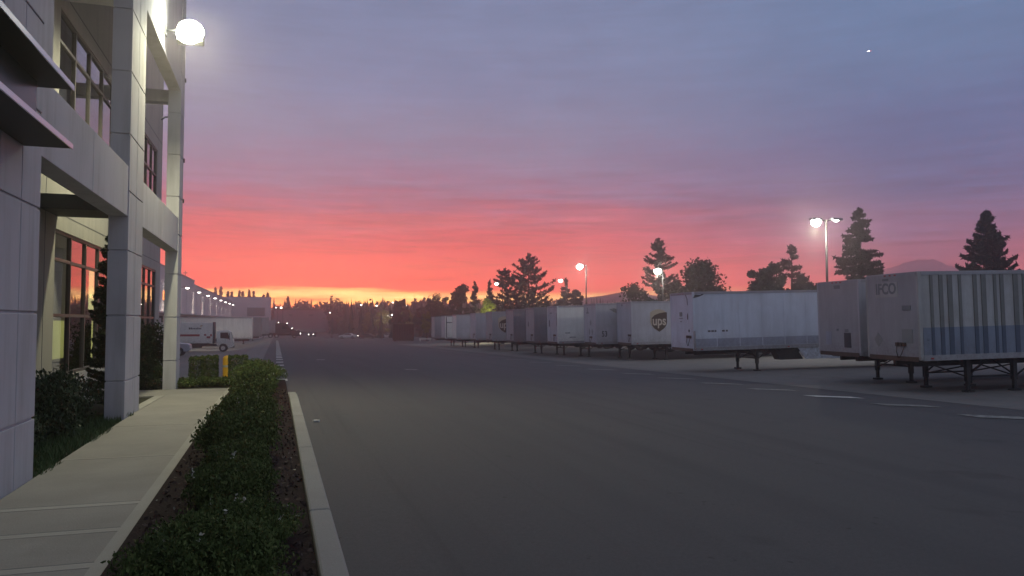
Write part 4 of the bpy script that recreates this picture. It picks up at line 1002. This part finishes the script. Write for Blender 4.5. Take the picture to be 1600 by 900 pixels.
T_(720, 431, 160, decid, 'poplar', 17, 'broad upright poplar beside a street lamp', seed=15, size=.5, n=3400, cb=.15, clumps=18)
T_(708, 446, 162, decid, 'broadleaf_tree', 8, 'slim leafy tree touching the left of the poplar', seed=16, size=.4, n=900, cb=.2)
T_(685, 454, 175, decid, 'broadleaf_tree', 24, 'low spreading tree on the skyline left of the poplar', seed=17, size=.42, n=1500, cb=.3, clumps=16)
T_(884, 435, 140, conifer, 'conifer', 17, 'small conifer on the skyline right of the spreading pair', seed=18, n_b=70, base=.3, dens=28, size=.44, shape=.7)
T_(900, 443, 141, decid, 'broadleaf_tree', 13, 'round bushy tree on the skyline beside the small conifer', seed=19, size=.42, n=1600)
T_(763, 456, 120, decid, 'lime_tree', 18, 'bright yellow green lamp lit tree behind the trailer row', m=L['lime'], seed=20, size=.30, n=3000, cb=.3)
point('tree_uplight', (at(757, 474, 116)[0], at(757,474,116)[1], 1.2), 700, (1,.95,.55), .3)
T_(633, 480, 215, decid, 'broadleaf_tree', 18, 'olive yellow lamp lit tree right of the brightest low lamp', m=L['olive'], seed=21, size=.5, n=1800, cb=.15)
T_(600, 482, 216, decid, 'broadleaf_tree', 16, 'olive yellow lamp lit tree left of the brightest low lamp', m=L['olive'], seed=22, size=.5, n=1600, cb=.15)
T_(667, 479, 150, decid, 'broadleaf_tree', 9, 'small olive tree just left of the farthest trailers', m=L['olive'], seed=23, size=.36, n=1400, cb=.15)
T_(575, 484, 230, decid, 'broadleaf_tree', 13, 'dim olive tree at the left of the yellow green group', m=L['olive'], seed=24, size=.5, n=1200, cb=.15)
cn = ['leftmost', 'second from left', 'third from left', 'fourth from left', 'fifth from left', 'sixth from left', 'seventh from left', 'eighth from left', 'ninth from left', 'tenth from left', 'rightmost']
for i, (px, py) in enumerate([(336, 449), (345, 448), (356, 455), (362, 456), (374, 454), (379, 455), (389, 453), (396, 455), (412, 460), (418, 457), (450, 463)]):
    T_(px, py, 330, conifer, 'conifer', 8, 'distant pointed conifer above the warehouse roof, '+cn[i]+' of the small skyline group', group='distant conifers above the warehouse', seed=30+i, n_b=140, base=.08, dens=34, size=.7, shape=1.1, droop=.05)

# far wood: one mass
rng = np.random.default_rng(77); PT_ = []; tr_ = MB()
def tier(mb, x, y, z, h, r, seed):
    k = 7
    for j in range(4):
        a0 = z+h*(.05+.22*j); a1 = z+h*(.42+.195*j); rr = r*(1-.22*j)
        vs = [(x+rr*math.cos(6.283*q/k+j)*(.8+.3*((q*5+seed) % 3)/2), y+rr*math.sin(6.283*q/k+j), a0-.04*h*((q+seed) % 2)) for q in range(k)]+[(x, y, a1)]
        mb.add(vs, [(q, (q+1) % k, k) for q in range(k)])
for i in range(2300):
    ang = rng.uniform(-26, 56); d = rng.uniform(300, 470) if rng.uniform() > .25 else rng.uniform(200, 300)
    if d < 300 and ang < 4.5: continue
    if ang < 4 and d < 380: continue
    a = math.radians(ang); x, y = d*math.sin(a), d*math.cos(a)
    depth = x*math.sin(YAW)+y*math.cos(YAW)
    if ang > 30: d2 = 1
    hmax = 1.6+(34+rng.normal(0, 3.0))/1180*depth-g(x, y)
    if rng.uniform() < .05: hmax *= 1.12
    h = hmax*(rng.uniform(.72, 1.0))
    if rng.uniform() < .78: tier(tr_, x, y, g(x, y), h, h*rng.uniform(.10, .19), i)
    else:
        c = (x, y, g(x, y)+h*.6); PT_.append(blob(rng, 90, c, (h*.26, h*.26, h*.34), .5))
m_far = mat('far_wood', (.03,.04,.025), .95, var=.4, vscale=.3)
o = tr_.build('far_wood', m_far); tag(o, 'dark distant conifer wood along the horizon', 'woods', kind='stuff')
o = leafcloud('far_thicket', np.concatenate(PT_), 1.5, L['decid'], seed=8); tag(o, 'dark distant broadleaf thicket along the horizon', 'woods', kind='stuff')

# hills
def ridge(name, px0, px1, d, f, m, thick=60, n=70):
    vs = []; fs = []
    for i in range(n+1):
        px = px0+(px1-px0)*i/n; py = f((px-px0)/(px1-px0)); x, y, z = at(px, py, d)
        u = (px-800)/1180; bx_, by_ = math.sin(YAW)+u*math.cos(YAW), math.cos(YAW)-u*math.sin(YAW)
        nx, ny = bx_*thick, by_*thick
        rows = [(x-nx*.9, y-ny*.9, -4), (x-nx*.42, y-ny*.42, -4+(z+4)*(.50+.10*math.sin(i*1.7))), (x-nx*.15, y-ny*.15, -4+(z+4)*(.86+.04*math.sin(i*2.9))), (x, y, z), (x+nx*.5, y+ny*.5, -4+(z+4)*.6), (x+nx, y+ny, -4)]
        vs += rows
    for i in range(n):
        for k in range(5): fs.append((i*6+k, i*6+6+k, i*6+7+k, i*6+k+1))
    mb = MB(); mb.add(vs, fs, True); o = mb.build(name, m); o['kind'] = 'structure'; return o
def fm(t):
    n = .8*math.sin(t*37)+.5*math.sin(t*83)+.4*math.sin(t*141)
    if t < .42: y = 430-25*(t/.42)**.8
    elif t < .58: y = 405+1.2*math.sin((t-.42)*30)
    else: y = 405+25*((t-.58)/.42)**.9
    return y+n*.7
def f_snow(t, v, c, b):
    n = t.noise(v, .02, 6, .65); return t.mix(t.ramp(n, [(.45,(0,0,0,1)),(.6,(1,1,1,1))]), (.42,.36,.44,1), (.30,.27,.34,1))
ridge('mountain', 1365, 1530, 760, fm, mat('snowy_rock', (.5,.5,.5), .9, fn=f_snow), .12)
ridge('hill', 900, 1060, 480, lambda t: 468-16*math.exp(-((t-.52)/.22)**2)-3*math.sin(t*9), mat('hill_rock', (.20,.15,.17), .9, var=.3, vscale=.02), .10)

# distant aeroplane
ax, ay, az = at(1367, 74, 2600)
pl = empty('aeroplane', (ax, ay, az), (0,0,math.radians(25)), label='tiny distant aeroplane as two white points high in the right sky', cat='aeroplane')
MB().lathe((0,0,0), [(.05,-7),(.7,-6),(.9,-2),(.9,3),(.3,7),(.05,7.5)], 10, 'x').build('fuselage', TM['bright'], pl)
MB().prism([(-1.5,-8),(0,-8),(2,0),(0,8),(-1.5,8),(-1,0)], 'z', -.1, .1).prism([(5.5,-2.5),(6.5,-2.5),(6.8,2.5),(5.8,2.5)], 'z', .2, .3).build('wing', TM['bright'], pl)
MB().prism([(5.5,.3),(7,2.6),(7.6,2.6),(7.2,.3)], 'y', -.08, .08).build('tail_fin', TM['bright'], pl)
M['alight'] = emit('landing_light', (1,1,1), 25)
MB().lathe((-6.5,-.5,-1.2), [(.001,-1.8),(1.8,0),(.001,1.8)], 10).lathe((2.5,8,1.5), [(.001,-1.2),(1.2,0),(.001,1.2)], 10).parts('landing_light', M['alight'], pl)

# small pale rubbish on the asphalt
for i, (x_, y_, lb) in enumerate([(.62, 12.4, 'small white scrap on the asphalt beside the kerb')]):
    tag(MB().prism([(-.04,-.03),(.03,-.04),(.06,.01),(.0,.05),(-.05,.02)], 'z', .004, .03).build('litter', TM['bright'], loc=(x_, y_, g(x_,y_))), lb, 'litter')

# ------------------------------------------------------------------ haze
hz = MB().box(-420, 900, -310, 900, -6, 68).build('haze', M['asphalt']); hz['kind'] = 'stuff'; hz['label'] = 'added thin haze over the whole yard'; hz['category'] = 'haze'
m = bpy.data.materials.new('haze'); m.use_nodes = True; t = NT(m.node_tree); t.n.clear()
v = t.new('ShaderNodeVolumePrincipled'); v.inputs['Color'].default_value = (.98,.86,.84,1); v.inputs['Density'].default_value = .0021; v.inputs['Anisotropy'].default_value = .85  # added haze; its pinkish colour carries the red bloom over far things
oo = t.new('ShaderNodeOutputMaterial'); t.link(v.outputs[0], oo.inputs['Volume']); hz.data.materials.clear(); hz.data.materials.append(m)
